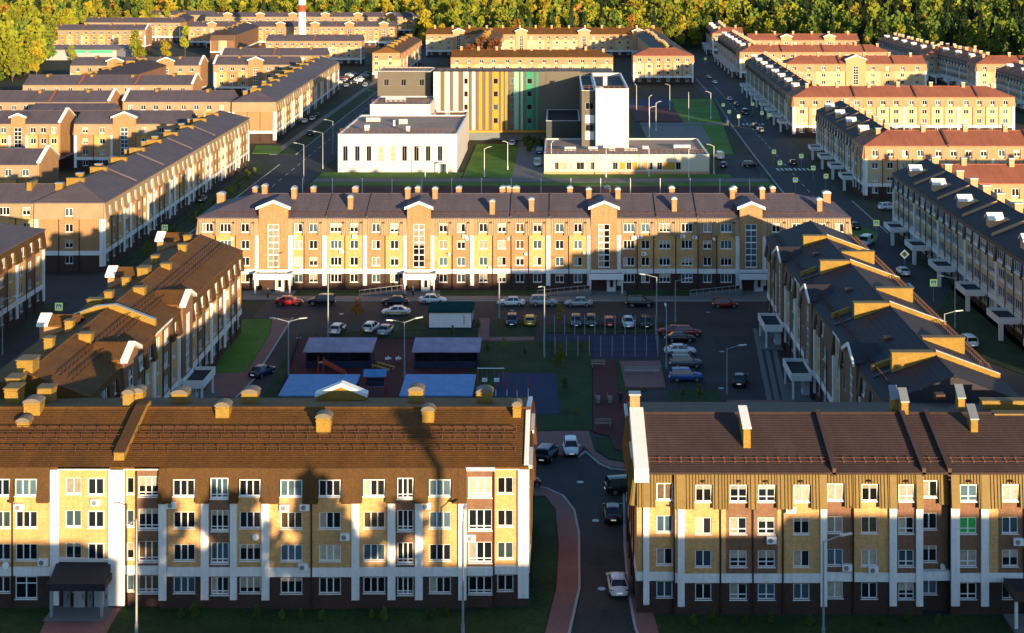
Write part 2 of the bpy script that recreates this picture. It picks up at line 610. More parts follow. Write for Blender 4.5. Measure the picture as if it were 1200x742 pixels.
def pediment(B, X, u0, u1, o, zt, depth, roofm='roof_grey', wallm='brick_orange', trim=0.75):
    mb = MB(X)
    uc = (u0 + u1) / 2
    e = 0.45
    rise = (u1 - u0) * 0.20
    f, bk = -(o + 0.45), depth
    mb.add([(u0, -o, zt), (u1, -o, zt), (uc, -o, zt + rise)], [(0, 1, 2)], wallm)
    mb.build('gable_wall', B)
    for s in (0, 1):
        if s == 0:
            a, b = (u0 - e, zt - 0.2), (uc, zt + rise)
        else:
            a, b = (uc, zt + rise), (u1 + e, zt - 0.2)

        def bar(name, y0, y1, t0, t1, m):
            r = MB(X)
            r.hexa([(a[0], y0, a[1] + t0), (b[0], y0, b[1] + t0), (b[0], y1, b[1] + t0), (a[0], y1, a[1] + t0), (a[0], y0, a[1] + t1), (b[0], y0, b[1] + t1), (b[0], y1, b[1] + t1), (a[0], y1, a[1] + t1)], m)
            r.build(name, B)
        bar('gable_trim', f, f + trim, -0.12, 0.32, 'white_metal')
        bar('gable_roof', f + trim + .005, bk, 0.0, 0.24, roofm)


def entrance(B, X, u0, u1, o, detail, depth=2.6):
    c = MB(X)
    f = -(o + depth)
    y1 = -(o + 0.09)
    a, b = u0 - 0.3, u1 + 0.9
    c.box(a, b, f, y1, 3.0, 3.12, 'roof_black')
    c.box(a, b, f - 0.12, f, 2.55, 3.55, 'white_metal')
    c.box(a - 0.12, a, f - .12, y1, 2.55, 3.55, 'white_metal')
    c.box(b, b + 0.12, f - .12, y1, 2.55, 3.55, 'white_metal')
    c.build('entrance_canopy', B)
    d = MB(X)
    uc = (u0 + u1) / 2 + 1.2
    d.box(uc - 0.75, uc + 0.75, -(o + 0.9), -(o + 0.03), -0.2, 2.5, 'door_white')
    dd = d.build('door', B)
    g = MB(X)
    g.box(uc - 0.2, uc + 0.3, -(o + 0.94), -(o + 0.902), 0.9, 2.1, 'glass_dark')
    g.build('door_glass', dd)
    for px in (a + 0.15, b - 0.15):
        p = MB(X)
        p.box(px - 0.12, px + 0.12, f + 0.05, f + 0.3, -0.2, 3.0, 'white_metal')
        p.build('canopy_post', B)
    s = MB(X)
    s.box(a - 0.6, b + 0.6, f - 0.6, -(o + 0.04), -0.3, 0.18, 'paving_grey')
    s.build('entrance_step', B)


def pattern(tokens, L, crown='m', o=0.0, pil=0.7):
    """'y:w2 b:w3 | T k:bal' -> bays across L"""
    toks = tokens.split()
    n = 0.0
    np_ = 0
    for t in toks:
        if t[0] == '|':
            np_ += 1
        elif t[0] == 'T':
            n += 1.35
        elif t[0] == 'k':
            n += 0.95
        else:
            n += 1
    unit = (L - np_ * pil) / n
    u = 0.0
    out = []
    for t in toks:
        a = t.split(':')
        k = a[0][0]
        w = a[1] if len(a) > 1 else None
        wd = pil if k == '|' else unit * (1.35 if k == 'T' else 0.95 if k == 'k' else 1)
        cr = 'p' if k == 'T' else (a[2] if len(a) > 2 else crown)
        oo = o + (0.5 if k == 'T' else 0)
        out.append(dict(u0=u, u1=u + wd, k=k, w=w, c=cr, o=oo))
        u += wd
    return out


def rep(seq, n):
    return ' '.join([seq] * n)


def roof(B, L, D, ze, zr, ov, ry, ends, m, rows=1, soffit='white_metal'):
    """ends: 'g' gable or 'h' hip for the u=0 and u=L ends. Returns height function on local (x, y)."""
    x0, x1, y0, y1 = -ov, L + ov, -ov, D + ov
    if ends[0] == 'g':
        x0 = 0.0
    if ends[1] == 'g':
        x1 = L
    hl = min(ry + ov, L * 0.45) if ends[0] == 'h' else 0.0
    hr = min(ry + ov, L * 0.45) if ends[1] == 'h' else 0.0
    rx0, rx1 = x0 + hl, x1 - hr
    mb = MB()

    def slope(A, Bp, C, Dp):       # A-B eave (left,right), D-C ridge above
        A, Bp, C, Dp = map(Vector, (A, Bp, C, Dp))
        st = 0.028 if rows > 1 else 0.0
        for i in range(rows):
            t0, t1 = i / rows, (i + 1) / rows
            a, b = A.lerp(Dp, t0), Bp.lerp(C, t0)
            c, d = Bp.lerp(C, t1), A.lerp(Dp, t1)
            up = Vector((0, 0, st))
            mb.add([a + up, b + up, c, d], [(0, 1, 2, 3)], m)
            if st:
                mb.add([a, b, b + up, a + up], [(0, 1, 2, 3)], m)
    e = ze
    slope((x0, y0, e), (x1, y0, e), (rx1, ry, zr), (rx0, ry, zr))
    slope((x1, y1, e), (x0, y1, e), (rx0, ry, zr), (rx1, ry, zr))
    if ends[0] == 'h':
        slope((x0, y1, e), (x0, y0, e), (rx0, ry, zr), (rx0, ry, zr))
    else:
        mb.add([(x0, y0, e), (x0, ry, zr), (x0, y1, e)], [(0, 1, 2)], m)
    if ends[1] == 'h':
        slope((x1, y0, e), (x1, y1, e), (rx1, ry, zr), (rx1, ry, zr))
    else:
        mb.add([(x1, y0, e), (x1, y1, e), (x1, ry, zr)], [(0, 1, 2)], m)
    # eave board ring and soffit
    z2 = e - 0.16
    P = [(x0, y0), (x1, y0), (x1, y1), (x0, y1)]
    for i in range(4):
        a, b = P[i], P[(i + 1) % 4]
        mb.add([(a[0], a[1], z2), (b[0], b[1], z2), (b[0], b[1], e), (a[0], a[1], e)], [(0, 1, 2, 3)], m)
    mb.add([(p[0], p[1], z2) for p in P], [(3, 2, 1, 0)], m)
    # ridge cap
    mb.tube((rx0, ry, zr - 0.02), (rx1, ry, zr - 0.02), 0.14, n=6, m=m)
    mb.build('roof', B)

    def zf(x, y):
        zz = e + (zr - e) * ((y - y0) / (ry - y0) if y < ry else (y1 - y) / (y1 - ry))
        if hl:
            zz = min(zz, e + (zr - e) * (x - x0) / hl)
        if hr:
            zz = min(zz, e + (zr - e) * (x1 - x) / hr)
        return zz
    return zf


def chimney(B, x, y, w, d, zb, zt, m='chimney_ochre', cap='metal_grey', arch=True):
    mb = MB()
    mb.box(x - w / 2, x + w / 2, y - d / 2, y + d / 2, zb, zt, m)
    mb.box(x - w / 2 - 0.07, x + w / 2 + 0.07, y - d / 2 - 0.07, y + d / 2 + 0.07, zb + (zt - zb) * 0.80, zb + (zt - zb) * 0.86, m)
    c = mb.build('chimney', B)
    k = MB()
    e = 0.12
    if arch:
        n = 6
        pr = [(-1, 0.02), (-0.86, 0.24), (-0.45, 0.40), (0, 0.45), (0.45, 0.40), (0.86, 0.24), (1, 0.02)]
        P = []
        for yy in (y - d / 2 - e, y + d / 2 + e):
            for a, h in pr:
                P.append((x + a * (w / 2 + e), yy, zt + h))
        q = len(pr)
        k.add(P, [tuple(range(q))[::-1], tuple(range(q, 2 * q)), (0, q - 1, 2 * q - 1, q)[::-1]] + [(i, i + 1, q + i + 1, q + i) for i in range(q - 1)], cap)
    else:
        k.box(x - w / 2 - e, x + w / 2 + e, y - d / 2 - e, y + d / 2 + e, zt + 0.002, zt + 0.12, cap)
    k.build('cap', c)


def firewall(B, u, y0, y1, zf, h=0.45, t=0.35, m='chimney_ochre', cap='metal_grey', n=5):
    mb = MB()
    for i in range(n):
        a, b = y0 + (y1 - y0) * i / n, y0 + (y1 - y0) * (i + 1) / n
        za, zb = zf(u, a), zf(u, b)
        mb.hexa([(u - t / 2, a, za - .3), (u + t / 2, a, za - .3), (u + t / 2, b, zb - .3), (u - t / 2, b, zb - .3), (u - t / 2, a, za + h), (u + t / 2, a, za + h), (u + t / 2, b, zb + h), (u - t / 2, b, zb + h)], m)
        mb.hexa([(u - t / 2 - .06, a, za + h + .002), (u + t / 2 + .06, a, za + h + .002), (u + t / 2 + .06, b, zb + h + .002), (u - t / 2 - .06, b, zb + h + .002), (u - t / 2 - .06, a, za + h + .07), (u + t / 2 + .06, a, za + h + .07), (u + t / 2 + .06, b, zb + h + .07), (u - t / 2 - .06, b, zb + h + .07)], cap)
    mb.build('firewall', B)


def snow_guard(B, x0, x1, y, zf, m='guard_red', step=1.1, h=0.55):
    mb = MB()
    n = int((x1 - x0) / step)
    for i in range(n + 1):
        x = x0 + (x1 - x0) * i / n
        z = zf(x, y)
        mb.box(x - 0.03, x + 0.03, y - 0.03, y + 0.03, z - 0.05, z + h, m)
        mb.hexa([(x - .02, y + .45, zf(x, y + .45)), (x + .02, y + .45, zf(x, y + .45)), (x + .02, y + .5, zf(x, y + .5)), (x - .02, y + .5, zf(x, y + .5)), (x - .02, y, z + h - .06), (x + .02, y, z + h - .06), (x + .02, y + .04, z + h), (x - .02, y + .04, z + h)], m)
    for k in (0.25, 0.98):
        mb.box(x0, x1, y - 0.035, y - 0.031 + 0.03, zf((x0 + x1) / 2, y) + h * k - .03, zf((x0 + x1) / 2, y) + h * k + .03, m)
    o = mb.build('snow_guard', B, stuff=True)


STY = dict(
    gold=dict(y='brick_yellow', b='brick_brown', plinth='brick_dark', mans='mansard_brown', roof='roof_orange'),
    ribbed=dict(y='brick_yellow', b='brick_brown', plinth='brick_dark', mans='mansard_ochre', roof='roof_brown', rib=0.24),
    beige=dict(y='brick_yellow', b='brick_orange', plinth='brick_dark', mans='mansard_beige', roof='roof_grey', rib=0.33),
    far=dict(y='brick_yellow', b='brick_orange', plinth='brick_dark', mans='mansard_beige', roof='roof_grey'),
    peach=dict(y='brick_cream', b='brick_peach', plinth='brick_dark', mans='mansard_peach', roof='roof_red'),
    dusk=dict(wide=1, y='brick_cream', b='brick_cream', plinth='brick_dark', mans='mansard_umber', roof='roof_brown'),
    umber=dict(y='brick_cream', b='brick_brown', plinth='brick_dark', mans='mansard_umber', roof='roof_brown'),
)


def building(label, p0, p1, D, style, fronts, ends='gg', zr=15.0, ze=ZE, detail=1, roofm=None, rows=1, ov=0.3, ry=None, zt=None, depth=None, name='apartment_building', group=None, roof_on=True, H=0.0):
    """p0 -> p1: the front wall line at ground seen left to right from outside. fronts: dict side -> bays."""
    p0, p1 = Vector(p0), Vector(p1)
    L = (p1 - p0).length
    rz = math.atan2(p1.y - p0.y, p1.x - p0.x)
    B = thing(name, label, 'apartment building', (p0.x, p0.y, H), rz, group)
    st = dict(STY[style])
    if zt:
        st['zt'] = zt
    if depth:
        st['depth'] = depth
    if roofm:
        st['roof'] = roofm
    acc = dict(wall=MB(), plinth=MB(), band=MB(), mansard=MB(), cornice=MB())
    acc['plinth'].box(0.3, L - 0.3, 1.6 if 'front' in fronts else 0.3, D - 0.3, -0.5, ze - 0.2, st['b'])
    org = dict(front=(0, 0, 0.0, L), right=(L, 0, PI / 2, D), back=(L, D, PI, L), left=(0, D, -PI / 2, D))
    for s in ('front', 'right', 'back', 'left'):
        ox, oy, r, W = org[s]
        bays = fronts.get(s)
        if bays is None:
            a = acc['wall']
            X = Matrix.Translation((ox, oy, 0)) @ Matrix.Rotation(r, 4, 'Z')
            a.x = acc['plinth'].x = acc['band'].x = X
            e = 0.302 if s in ('left', 'right') else 0.0
            a.box(e, W - e, 0.0, 0.3, ZB, ze - 0.18, st['b'])
            acc['band'].box(e, W - e, -0.06, 0.3, ZP, ZB, 'white_render')
            acc['plinth'].box(e, W - e, -0.02, 0.3, -0.5, ZP, st['plinth'])
            a.x = acc['plinth'].x = acc['band'].x = None
            continue
        if isinstance(bays, str):
            bays = pattern(bays, W)
        if s in ('left', 'right'):
            bays = [dict(b) for b in bays]
            bays[0]['u0'] += 0.302 if bays[0]['k'] != '|' else 0.02
            bays[-1]['u1'] -= 0.302 if bays[-1]['k'] != '|' else 0.02
        elevation(B, ox, oy, r, bays, st, detail, acc, ze)
    for k, a in acc.items():
        a.build(k, B)
    zf = None
    if roof_on:
        zf = roof(B, L, D, ze, zr, ov, D / 2 if ry is None else ry, ends, roofm or st['roof'], rows)
    return B, zf, L


def local(B, x, y):
    """world (x, y) -> local (u, v) of building B"""
    c, s = math.cos(B.rotation_euler.z), math.sin(B.rotation_euler.z)
    dx, dy = x - B.location.x, y - B.location.y
    return dx * c + dy * s, -dx * s + dy * c


def air_conditioner(B, u, o, z):
    mb = MB()
    mb.box(u - 0.42, u + 0.42, -o - 0.42, -o - 0.06, z, z + 0.58, 'white_plastic')
    mb.tube((u - 0.1, -o - 0.425, z + 0.29), (u - 0.1, -o - 0.44, z + 0.29), 0.22, n=10, m='metal_grey')
    mb.box(u - 0.4, u - 0.36, -o - 0.4, -o, z - 0.06, z - 0.004, 'metal_grey')
    mb.box(u + 0.36, u + 0.4, -o - 0.4, -o, z - 0.06, z - 0.004, 'metal_grey')
    mb.build('air_conditioner', B)


# ================================================================== THE SETTING
def patch(name, pts, z, m, base=-0.06, kind='structure'):
    mb = MB()
    mb.prism(pts, base, z, m)
    return tag(mb.build(name), kind=kind)


def px(*pp, z=0.0):
    return [at(a, b, z)[:2] for a, b in pp]


def kerb(name, pts, z=0.14, w=0.22, base=-0.05):
    mb = MB()
    for (a, b) in zip(pts, pts[1:]):
        a, b = Vector(a), Vector(b)
        d = (b - a)
        if d.length < 0.01:
            continue
        d.normalize()
        n = Vector((-d.y, d.x)) * w / 2
        a2, b2 = a - d * w * .3, b + d * w * .3
        mb.prism([tuple(a2 + n), tuple(b2 + n), tuple(b2 - n), tuple(a2 - n)], base, z + random.uniform(0, 0.003), 'kerb_stone')
    return tag(mb.build(name), kind='structure')


g = MB()
g.add([(-5000, -600, -0.08), (5000, -600, -0.08), (5000, 9000, -0.08), (-5000, 9000, -0.08)], [(0, 1, 2, 3)], 'soil')
tag(g.build('ground'), kind='structure')

def rect(x0, x1, y0, y1):
    return [(x0, y0), (x1, y0), (x1, y1), (x0, y1)]


LAWN_Z, PATH_Z = 0.10, 0.13
patch('courtyard_road', rect(-48.2, 46, 60, 258.2), 0.0, 'asphalt')
patch('street_road', rect(-80, -62, 120, 1000), 0.0, 'asphalt_street')
patch('street_road', [(47, 120), (66.5, 120), (67.5, 360), (81, 850), (61, 850), (53.5, 360)], 0.0, 'asphalt_street')
patch('cross_street', rect(-140, -80.004, 248.5, 270), 0.0, 'asphalt_street')
patch('cross_street', rect(-62.004, 53.0, 283, 360), -0.004, 'asphalt_street')
patch('pavement', rect(47.2, 54.0, 150, 255), PATH_Z, 'paving_pink')
patch('pavement', rect(-61.6, -60.6, 150, 232), PATH_Z, 'paving_pink')
# lawns and walks in front of the near blocks
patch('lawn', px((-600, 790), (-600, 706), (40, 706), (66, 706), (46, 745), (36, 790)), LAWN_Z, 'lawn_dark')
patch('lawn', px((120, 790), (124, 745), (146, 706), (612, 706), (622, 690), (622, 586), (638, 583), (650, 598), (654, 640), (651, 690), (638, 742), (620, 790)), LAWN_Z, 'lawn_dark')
patch('footpath', px((46, 745), (66, 704), (147, 704), (124, 745), (120, 790), (36, 790)), PATH_Z, 'paving_pink')
patch('footpath', px((619, 582), (619, 571), (640, 574), (659, 583), (672, 600), (677, 625), (678, 690), (668, 735), (655, 790), (621, 790), (639, 742), (652, 690), (655, 640), (651, 598), (639, 582)), PATH_Z, 'paving_pink')
kerb('kerb', px((620, 570), (640, 573), (660, 582), (673, 599), (678.5, 625), (679, 690), (669, 735), (656, 790)))
patch('footpath', px((734, 590), (750, 586), (757, 650), (766, 722), (785, 790), (765, 790), (745, 735), (737, 690), (733, 640)), PATH_Z, 'paving_pink')
kerb('kerb', px((731, 575), (732, 640), (736, 690), (744, 735), (764, 790)))
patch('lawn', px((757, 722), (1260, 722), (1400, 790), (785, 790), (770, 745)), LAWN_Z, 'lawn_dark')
# behind the left block: walk, island, lawns
patch('footpath', px((600, 507), (690, 506), (697, 530), (712, 540), (748, 546), (748, 551), (716, 548), (700, 541), (684, 524), (678, 534), (600, 536)), PATH_Z, 'paving_pink')
kerb('kerb', px((678, 536), (686, 530), (702, 544), (716, 550), (748, 553)))
patch('lawn', px((698, 513), (714, 513), (720, 528), (746, 538), (746, 544), (714, 538), (700, 528)), LAWN_Z, 'lawn_dark')
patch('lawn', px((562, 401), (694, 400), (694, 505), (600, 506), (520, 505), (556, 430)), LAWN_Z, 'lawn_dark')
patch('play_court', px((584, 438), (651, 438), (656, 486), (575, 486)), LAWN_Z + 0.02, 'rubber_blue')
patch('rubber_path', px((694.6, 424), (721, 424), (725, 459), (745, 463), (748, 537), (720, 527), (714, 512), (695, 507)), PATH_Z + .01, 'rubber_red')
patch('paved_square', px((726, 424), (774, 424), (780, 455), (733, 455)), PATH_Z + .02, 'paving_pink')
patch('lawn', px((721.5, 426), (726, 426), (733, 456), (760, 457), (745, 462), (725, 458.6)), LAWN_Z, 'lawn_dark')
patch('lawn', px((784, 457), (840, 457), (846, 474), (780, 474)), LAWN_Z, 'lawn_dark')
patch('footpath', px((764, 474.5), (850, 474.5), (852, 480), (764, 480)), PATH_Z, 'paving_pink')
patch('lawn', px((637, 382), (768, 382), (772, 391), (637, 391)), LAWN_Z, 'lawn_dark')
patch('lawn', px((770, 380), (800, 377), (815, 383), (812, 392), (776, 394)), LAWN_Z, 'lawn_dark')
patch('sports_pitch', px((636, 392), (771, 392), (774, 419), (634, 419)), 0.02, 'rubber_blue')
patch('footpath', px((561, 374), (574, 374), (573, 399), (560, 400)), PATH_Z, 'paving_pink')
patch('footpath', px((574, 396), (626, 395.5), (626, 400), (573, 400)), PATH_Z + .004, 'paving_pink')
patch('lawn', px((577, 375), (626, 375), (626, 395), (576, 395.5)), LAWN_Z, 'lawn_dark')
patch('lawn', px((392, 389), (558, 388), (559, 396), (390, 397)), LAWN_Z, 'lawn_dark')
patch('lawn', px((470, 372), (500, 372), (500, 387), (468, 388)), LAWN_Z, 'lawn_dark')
patch('playground_floor', px((350, 398), (562, 398), (552, 472), (322, 472)), 0.05, 'rubber_red')
patch('lawn', px((344, 399), (350, 399), (322, 472), (305, 472)), LAWN_Z, 'lawn_dark')
# walks along the middle block
patch('pavement', px((284, 352), (905, 352), (905, 341), (284, 341)), PATH_Z - 0.03, 'paving_grey')
kerb('kerb', px((338, 353), (905, 353)))
for a, b in ((340, 476), (516, 690), (733, 870)):
    patch('lawn', px((a, 341.5), (b, 341.5), (b, 347.5), (a, 347.5)), PATH_Z, 'lawn_dark')
patch('lawn', px((284, 375), (318, 375), (316, 392), (288, 437), (252, 437), (258, 415)), LAWN_Z, 'lawn')
patch('footpath', px((318.6, 374), (342, 374), (330, 392), (296, 446), (275, 466), (236, 466), (252, 438), (288.5, 437.5), (316.6, 392)), PATH_Z, 'paving_pink')
kerb('kerb', px((343, 373), (331, 392), (297, 446), (276, 467)))
for i in range(3):
    patch('parking_strip', px((882 + i * 9, 385), (887 + i * 9, 385), (905 + i * 9, 470), (899 + i * 9, 470)), 0.008, 'paving_grey')
patch('footpath', px((852, 470), (960, 470), (962, 484), (850, 484)), PATH_Z, 'paving_pink')
# street sides
patch('lawn', rect(-81.2, -80.2, 274, 410), LAWN_Z, 'lawn_dark')
patch('lawn', px((158, 345), (158, 318), (205, 318), (205, 345)), LAWN_Z, 'lawn')
patch('lawn', px((295, 180), (330, 180), (328, 171), (300, 171)), LAWN_Z, 'lawn')
patch('lawn', rect(-79.6, -74.5, 430, 640), LAWN_Z, 'lawn_dark')
patch('lawn', rect(-79.6, -75.5, 276, 410), LAWN_Z, 'lawn_dark')
kerb('kerb', [(-74.4, 430), (-74.4, 640)])
kerb('kerb', [(-75.4, 276), (-75.4, 410)])
patch('pavement', rect(-82.0, -79.8, 430, 700), PATH_Z - .06, 'paving_grey')
# school grounds
patch('school_lawn', rect(-61.5, 52.8, 372, 378), LAWN_Z, 'lawn')
patch('school_path', rect(-61.5, 52.8, 378.2, 384.5), PATH_Z, 'paving_grey')
patch('school_lawn', rect(-24.5, -12, 384.8, 452), LAWN_Z, 'lawn')
patch('school_lawn', rect(-61.5, -24.8, 384.8, 395), LAWN_Z, 'lawn')
patch('school_lawn', rect(-3.8, 44, 384.8, 391.5), LAWN_Z, 'lawn')
patch('running_track', rect(-61.5, 52.8, 361, 371.8), PATH_Z - .05, 'rubber_red')
patch('school_yard', rect(-12, -3, 385, 461), 0.02, 'paving_grey')
patch('school_lawn', [(36, 430), (49.5, 430), (60, 590), (40, 590), (42, 500)], LAWN_Z, 'lawn')
patch('school_path', [(27, 503), (56, 503), (56.4, 509), (27, 509)], PATH_Z, 'paving_grey')
patch('sports_court', [(27, 455), (46, 455), (47, 501), (27, 501)], PATH_Z, 'paving_grey')
patch('sports_court', [(26, 512), (42, 512), (42, 560), (26, 560)], PATH_Z, 'rubber_red')
patch('sports_court', [(26, 562), (43, 562), (43, 590), (26, 590)], PATH_Z, 'rubber_blue')
patch('car_park', [(42, 385), (53.2, 385), (54.5, 430), (45.5, 430)], 0.02, 'asphalt_street')
kerb('kerb', [(53.4, 360), (55.0, 430), (57.0, 500), (60.5, 590), (61.5, 680)], w=0.35)
kerb('kerb', [(67.2, 310), (67.6, 350)])
patch('lawn', rect(66.9, 68.0, 190, 300), LAWN_Z, 'lawn_dark')
patch('lawn', px((1080, 395), (1200, 440), (1260, 400), (1160, 340), (1120, 330)), LAWN_Z, 'lawn_dark')
patch('lawn', px((985, 268), (1018, 268), (1030, 276), (1026, 284), (996, 282)), LAWN_Z, 'lawn')
# pedestrian crossings
for (cx, cy, n, sx, sy, dx, dy) in ((57.5, 401, 8, 0.55, 4.0, 1.15, 0.0), (61, 505, 6, 0.6, 4.0, 1.3, 0.0), (-76, 258, 7, 0.55, 4.0, 1.2, 0.0), (52, 262, 8, 0.55, 4.0, 1.2, 0.0)):
    mb = MB()
    for i in range(n):
        mb.box(cx + i * dx, cx + i * dx + sx, cy - sy / 2, cy + sy / 2, -0.02, 0.006, 'paint_white')
    tag(mb.build('crossing_markings'), kind='structure')
mb = MB()
for i in range(40):
    mb.box(-70.3, -70.15, 300 + i * 9, 304 + i * 9, -0.02, 0.006, 'paint_white')
    mb.box(58.5 + i * .2, 58.65 + i * .2, 300 + i * 9, 304 + i * 9, -0.02, 0.006, 'paint_white')
tag(mb.build('lane_markings'), kind='structure')

# repairs and manhole covers on the carriageways
PR = random.Random(21)
for i, (a, b, w, d) in enumerate(((700, 655, 1.6, 3.2), (712, 720, 1.2, 2.0), (690, 560, 2.4, 1.2), (560, 362, 4.0, 1.5), (830, 380, 3.0, 2.2), (840, 430, 1.6, 3.0), (430, 366, 2.2, 1.6), (330, 420, 1.4, 3.0), (700, 365, 3.4, 1.2), (840, 400, 1.0, 6.0))):
    X, Y, _ = at(a, b)
    q = [(X - w / 2 + PR.uniform(-.2, .2), Y - d / 2), (X + w / 2, Y - d / 2 + PR.uniform(-.2, .2)), (X + w / 2 + PR.uniform(-.2, .2), Y + d / 2), (X - w / 2, Y + d / 2)]
    patch('road_repair', q, 0.005, 'asphalt_patch')
for a, b in ((705, 690), (698, 610), (680, 565), (600, 364), (400, 368), (830, 366), (846, 412), (845, 455), (350, 396), (320, 430)):
    X, Y, _ = at(a, b)
    patch('manhole_cover', [(X + .38 * math.cos(t * PI / 5), Y + .38 * math.sin(t * PI / 5)) for t in range(10)], 0.011, 'metal_grey')
# ================================================================== THE NEAR LEFT BLOCK
def pxbays(rows, x0, s):
    out = []
    for r in rows:
        d = dict(u0=(r[0] - VX) / s - x0, u1=(r[1] - VX) / s - x0, k=r[2], w=r[3], c=r[4], o=r[5])
        if len(r) > 6 and r[6] is not None:
            d['uc'] = (r[6] - VX) / s - x0
        if len(r) > 7:
            d.update(r[7])
        out.append(d)
    return out


S1 = FPX / 133.6
X1 = -64.0
rows = [(-197.6, -170, 'y', 'w3', 'm', .35), (-170, -160, '|', None, 'm', .35), (-160, -130, 'y', 'w3', 'm', .35), (-130, -120, '|', None, 'm', .35), (-120, -90, 'k', 'bal', 'm', .35),
        (-90, -80, '|', None, 'm', .35), (-80, -50, 'y', 'w3', 'm', .35), (-50, -15, 'y', 'w3', 'm', .35), (-15, 16, 'y', 'w3', 'm', .25),
        (16, 60, 'y', 'w3', 'm', .25, 32, {'g': 1}), (60, 70, '|', None, 'w', .05, None, {'z0': 0.3}), (70, 128, 'e', 'w2', 'w', 0.0, 86), (128, 147, '|', None, 'w', .12, None, {'z0': 0.3}),
        (147, 160, 'y', 'w1', 'w', -.05, 152.5), (160, 188, 'k', 'bal', 'w', .0, 174), (188, 197, '|', None, 'm', .45),
        (197, 237, 'y', 'w3', 'm', .35, 217), (237, 246, '|', None, 'm', .35), (246, 271, 'k', 'bal', 'm', .35), (271, 279, '|', None, 'm', .35), (279, 308, 'y', 'w3', 'm', .35, 294), (308, 317, '|', None, 'm', .4),
        (317, 366, 'y', 'w3', 'm', .45, 342.5), (366, 413, 'y', 'w3', 'm', .45, 387.5), (413, 422, '|', None, 'm', .4),
        (422, 455, 'y', 'w3', 'm', .35, 439), (455, 464, '|', None, 'm', .35), (464, 487, 'k', 'bal', 'm', .35), (487, 496, '|', None, 'm', .35), (496, 537.5, 'y', 'w3', 'm', .35, 516), (537.5, 547, '|', None, 'm', .4),
        (547, 579, 'k', 'bal', 'w', .2), (579, 607, 'y', 'w2', 'w', -.1, 592), (607, 619.6, '|', None, 'w', .0)]
rows_fl = rows
bays = pxbays(rows, X1, S1)
LFL = bays[-1]['u1']
FLB, zfFL, _ = building('long yellow brick block in front at left under an orange brown tiled roof', (X1, 133.6), (X1 + LFL, 133.6), 20.0, 'gold',
                        {'front': bays, 'right': 'e:w2:w e e:w2:w e', 'back': rep('| y:w3 b:w2 y:w3', 6)}, 'gg', zr=15.0, detail=2, rows=30, ry=8.5)
# second window column of the flush bay over the entrance
for fi in (1, 2, 3):
    place_window(FLB, 'w2', 1.42, 1.45, ((113 - VX) / S1 - X1, 0.0 - 0.055, FL[fi][0]), 0, 2, 'glass_dark')
acx = lambda p: (p - VX) / S1 - X1
for p, o, z in ((25, .3, 8.75), (113, 0.0, 9.05), (203, .35, 8.95), (335, .45, 8.75), (357, .45, 3.55), (552, .2, 6.0), (500, .35, 8.9)):
    air_conditioner(FLB, acx(p), o, z)
# entrance with its dark pitched canopy
e = MB()
a, b = acx(67), acx(131)
e.hexa([(a, -2.4, 2.75), (b, -2.4, 2.75), (b, -0.1, 3.3), (a, -0.1, 3.3), (a, -2.4, 3.05), (b, -2.4, 3.05), (b, -0.1, 4.1), (a, -0.1, 4.1)], 'roof_black')
e.box(a - .15, b + .15, -2.52, -2.4, 2.5, 3.12, 'roof_black')
e.box(a - .12, a - .01, -2.4, -0.1, 2.6, 3.2, 'roof_black')
e.box(b + .01, b + .12, -2.4, -0.1, 2.6, 3.2, 'roof_black')
e.build('entrance_canopy', FLB)
e = MB()
e.hexa([(a, -.16, 4.1), (b, -.16, 4.0), (b, 0.0, 4.0), (a, 0.0, 4.1), (a, -.3, 4.5), (b, -.3, 4.3), (b, 0.0, 4.3), (a, 0.0, 4.5)], 'white_metal')
e.build('canopy_flashing', FLB)
for (p, q, m_, zz) in ((76, 84, 'door_grey', 2.3), (88, 101, 'galvanised', 2.4), (104, 110, 'door_grey', 2.3), (112, 128, 'galvanised', 2.4)):
    e = MB()
    e.box(acx(p), acx(q), -0.4, -0.05, 0.2, zz, m_)
    d = e.build('door', FLB)
    e = MB()
    e.box(acx(q) - .2, acx(q) - .14, -0.47, -0.402, 0.95, 1.35, 'pipe_dark')
    e.build('handle', d)
for p in (70, 128):
    e = MB()
    e.box(acx(p) - .12, acx(p) + .12, -2.3, -2.08, 0.1, 2.5, 'pole_grey')
    e.build('canopy_post', FLB)
e = MB()
e.box(acx(64), acx(134), -3.0, -0.12, -0.3, 0.2, 'paving_grey')
e.build('entrance_step', FLB)
# roof furniture
for p, py, w, d, h in ((40, 489, 1.5, 1.3, 1.5), (29, 497, 1.1, 1.0, .9), (262, 491, 1.25, 1.1, 1.45), (380, 500, 1.3, 1.1, 1.75), (502, 494, 1.1, 1.0, 1.5), (606, 491, 0.75, 1.0, 1.5), (152, 482, 1.0, 1.1, 1.9), (163, 480, 1.0, 1.1, 2.0), (-60, 490, 1.3, 1.1, 1.6)):
    X, Y, _ = at(p, py, 14.3)
    u, v = X - X1, Y - 133.6
    chimney(FLB, u, v, w, d, zfFL(u, v) - 0.3, zfFL(u, v) + h - .55, cap='cap_dark')
for p, v, w, h in ((212, 14.6, 1.5, 1.1), (294, 14.6, 1.5, 1.2), (488, 15.2, 1.4, 1.3), (568, 15.0, 1.5, 1.1)):
    u = atY(p, 133.6 + v) - X1
    chimney(FLB, u, v, w, 1.3, zfFL(u, v) - .3, zfFL(u, 8.5) + h * .75 - 1.15, cap='cap_dark')
for p in (137,):
    u = (p - VX) / S1 - X1
    firewall(FLB, u, 0.6, 9.5, zfFL, h=0.7, t=0.9, m='chimney_ochre', cap='mansard_brown')
firewall(FLB, LFL - 0.2, -0.2, 20, zfFL, h=0.12, t=0.3, m='mansard_brown', cap='white_metal')
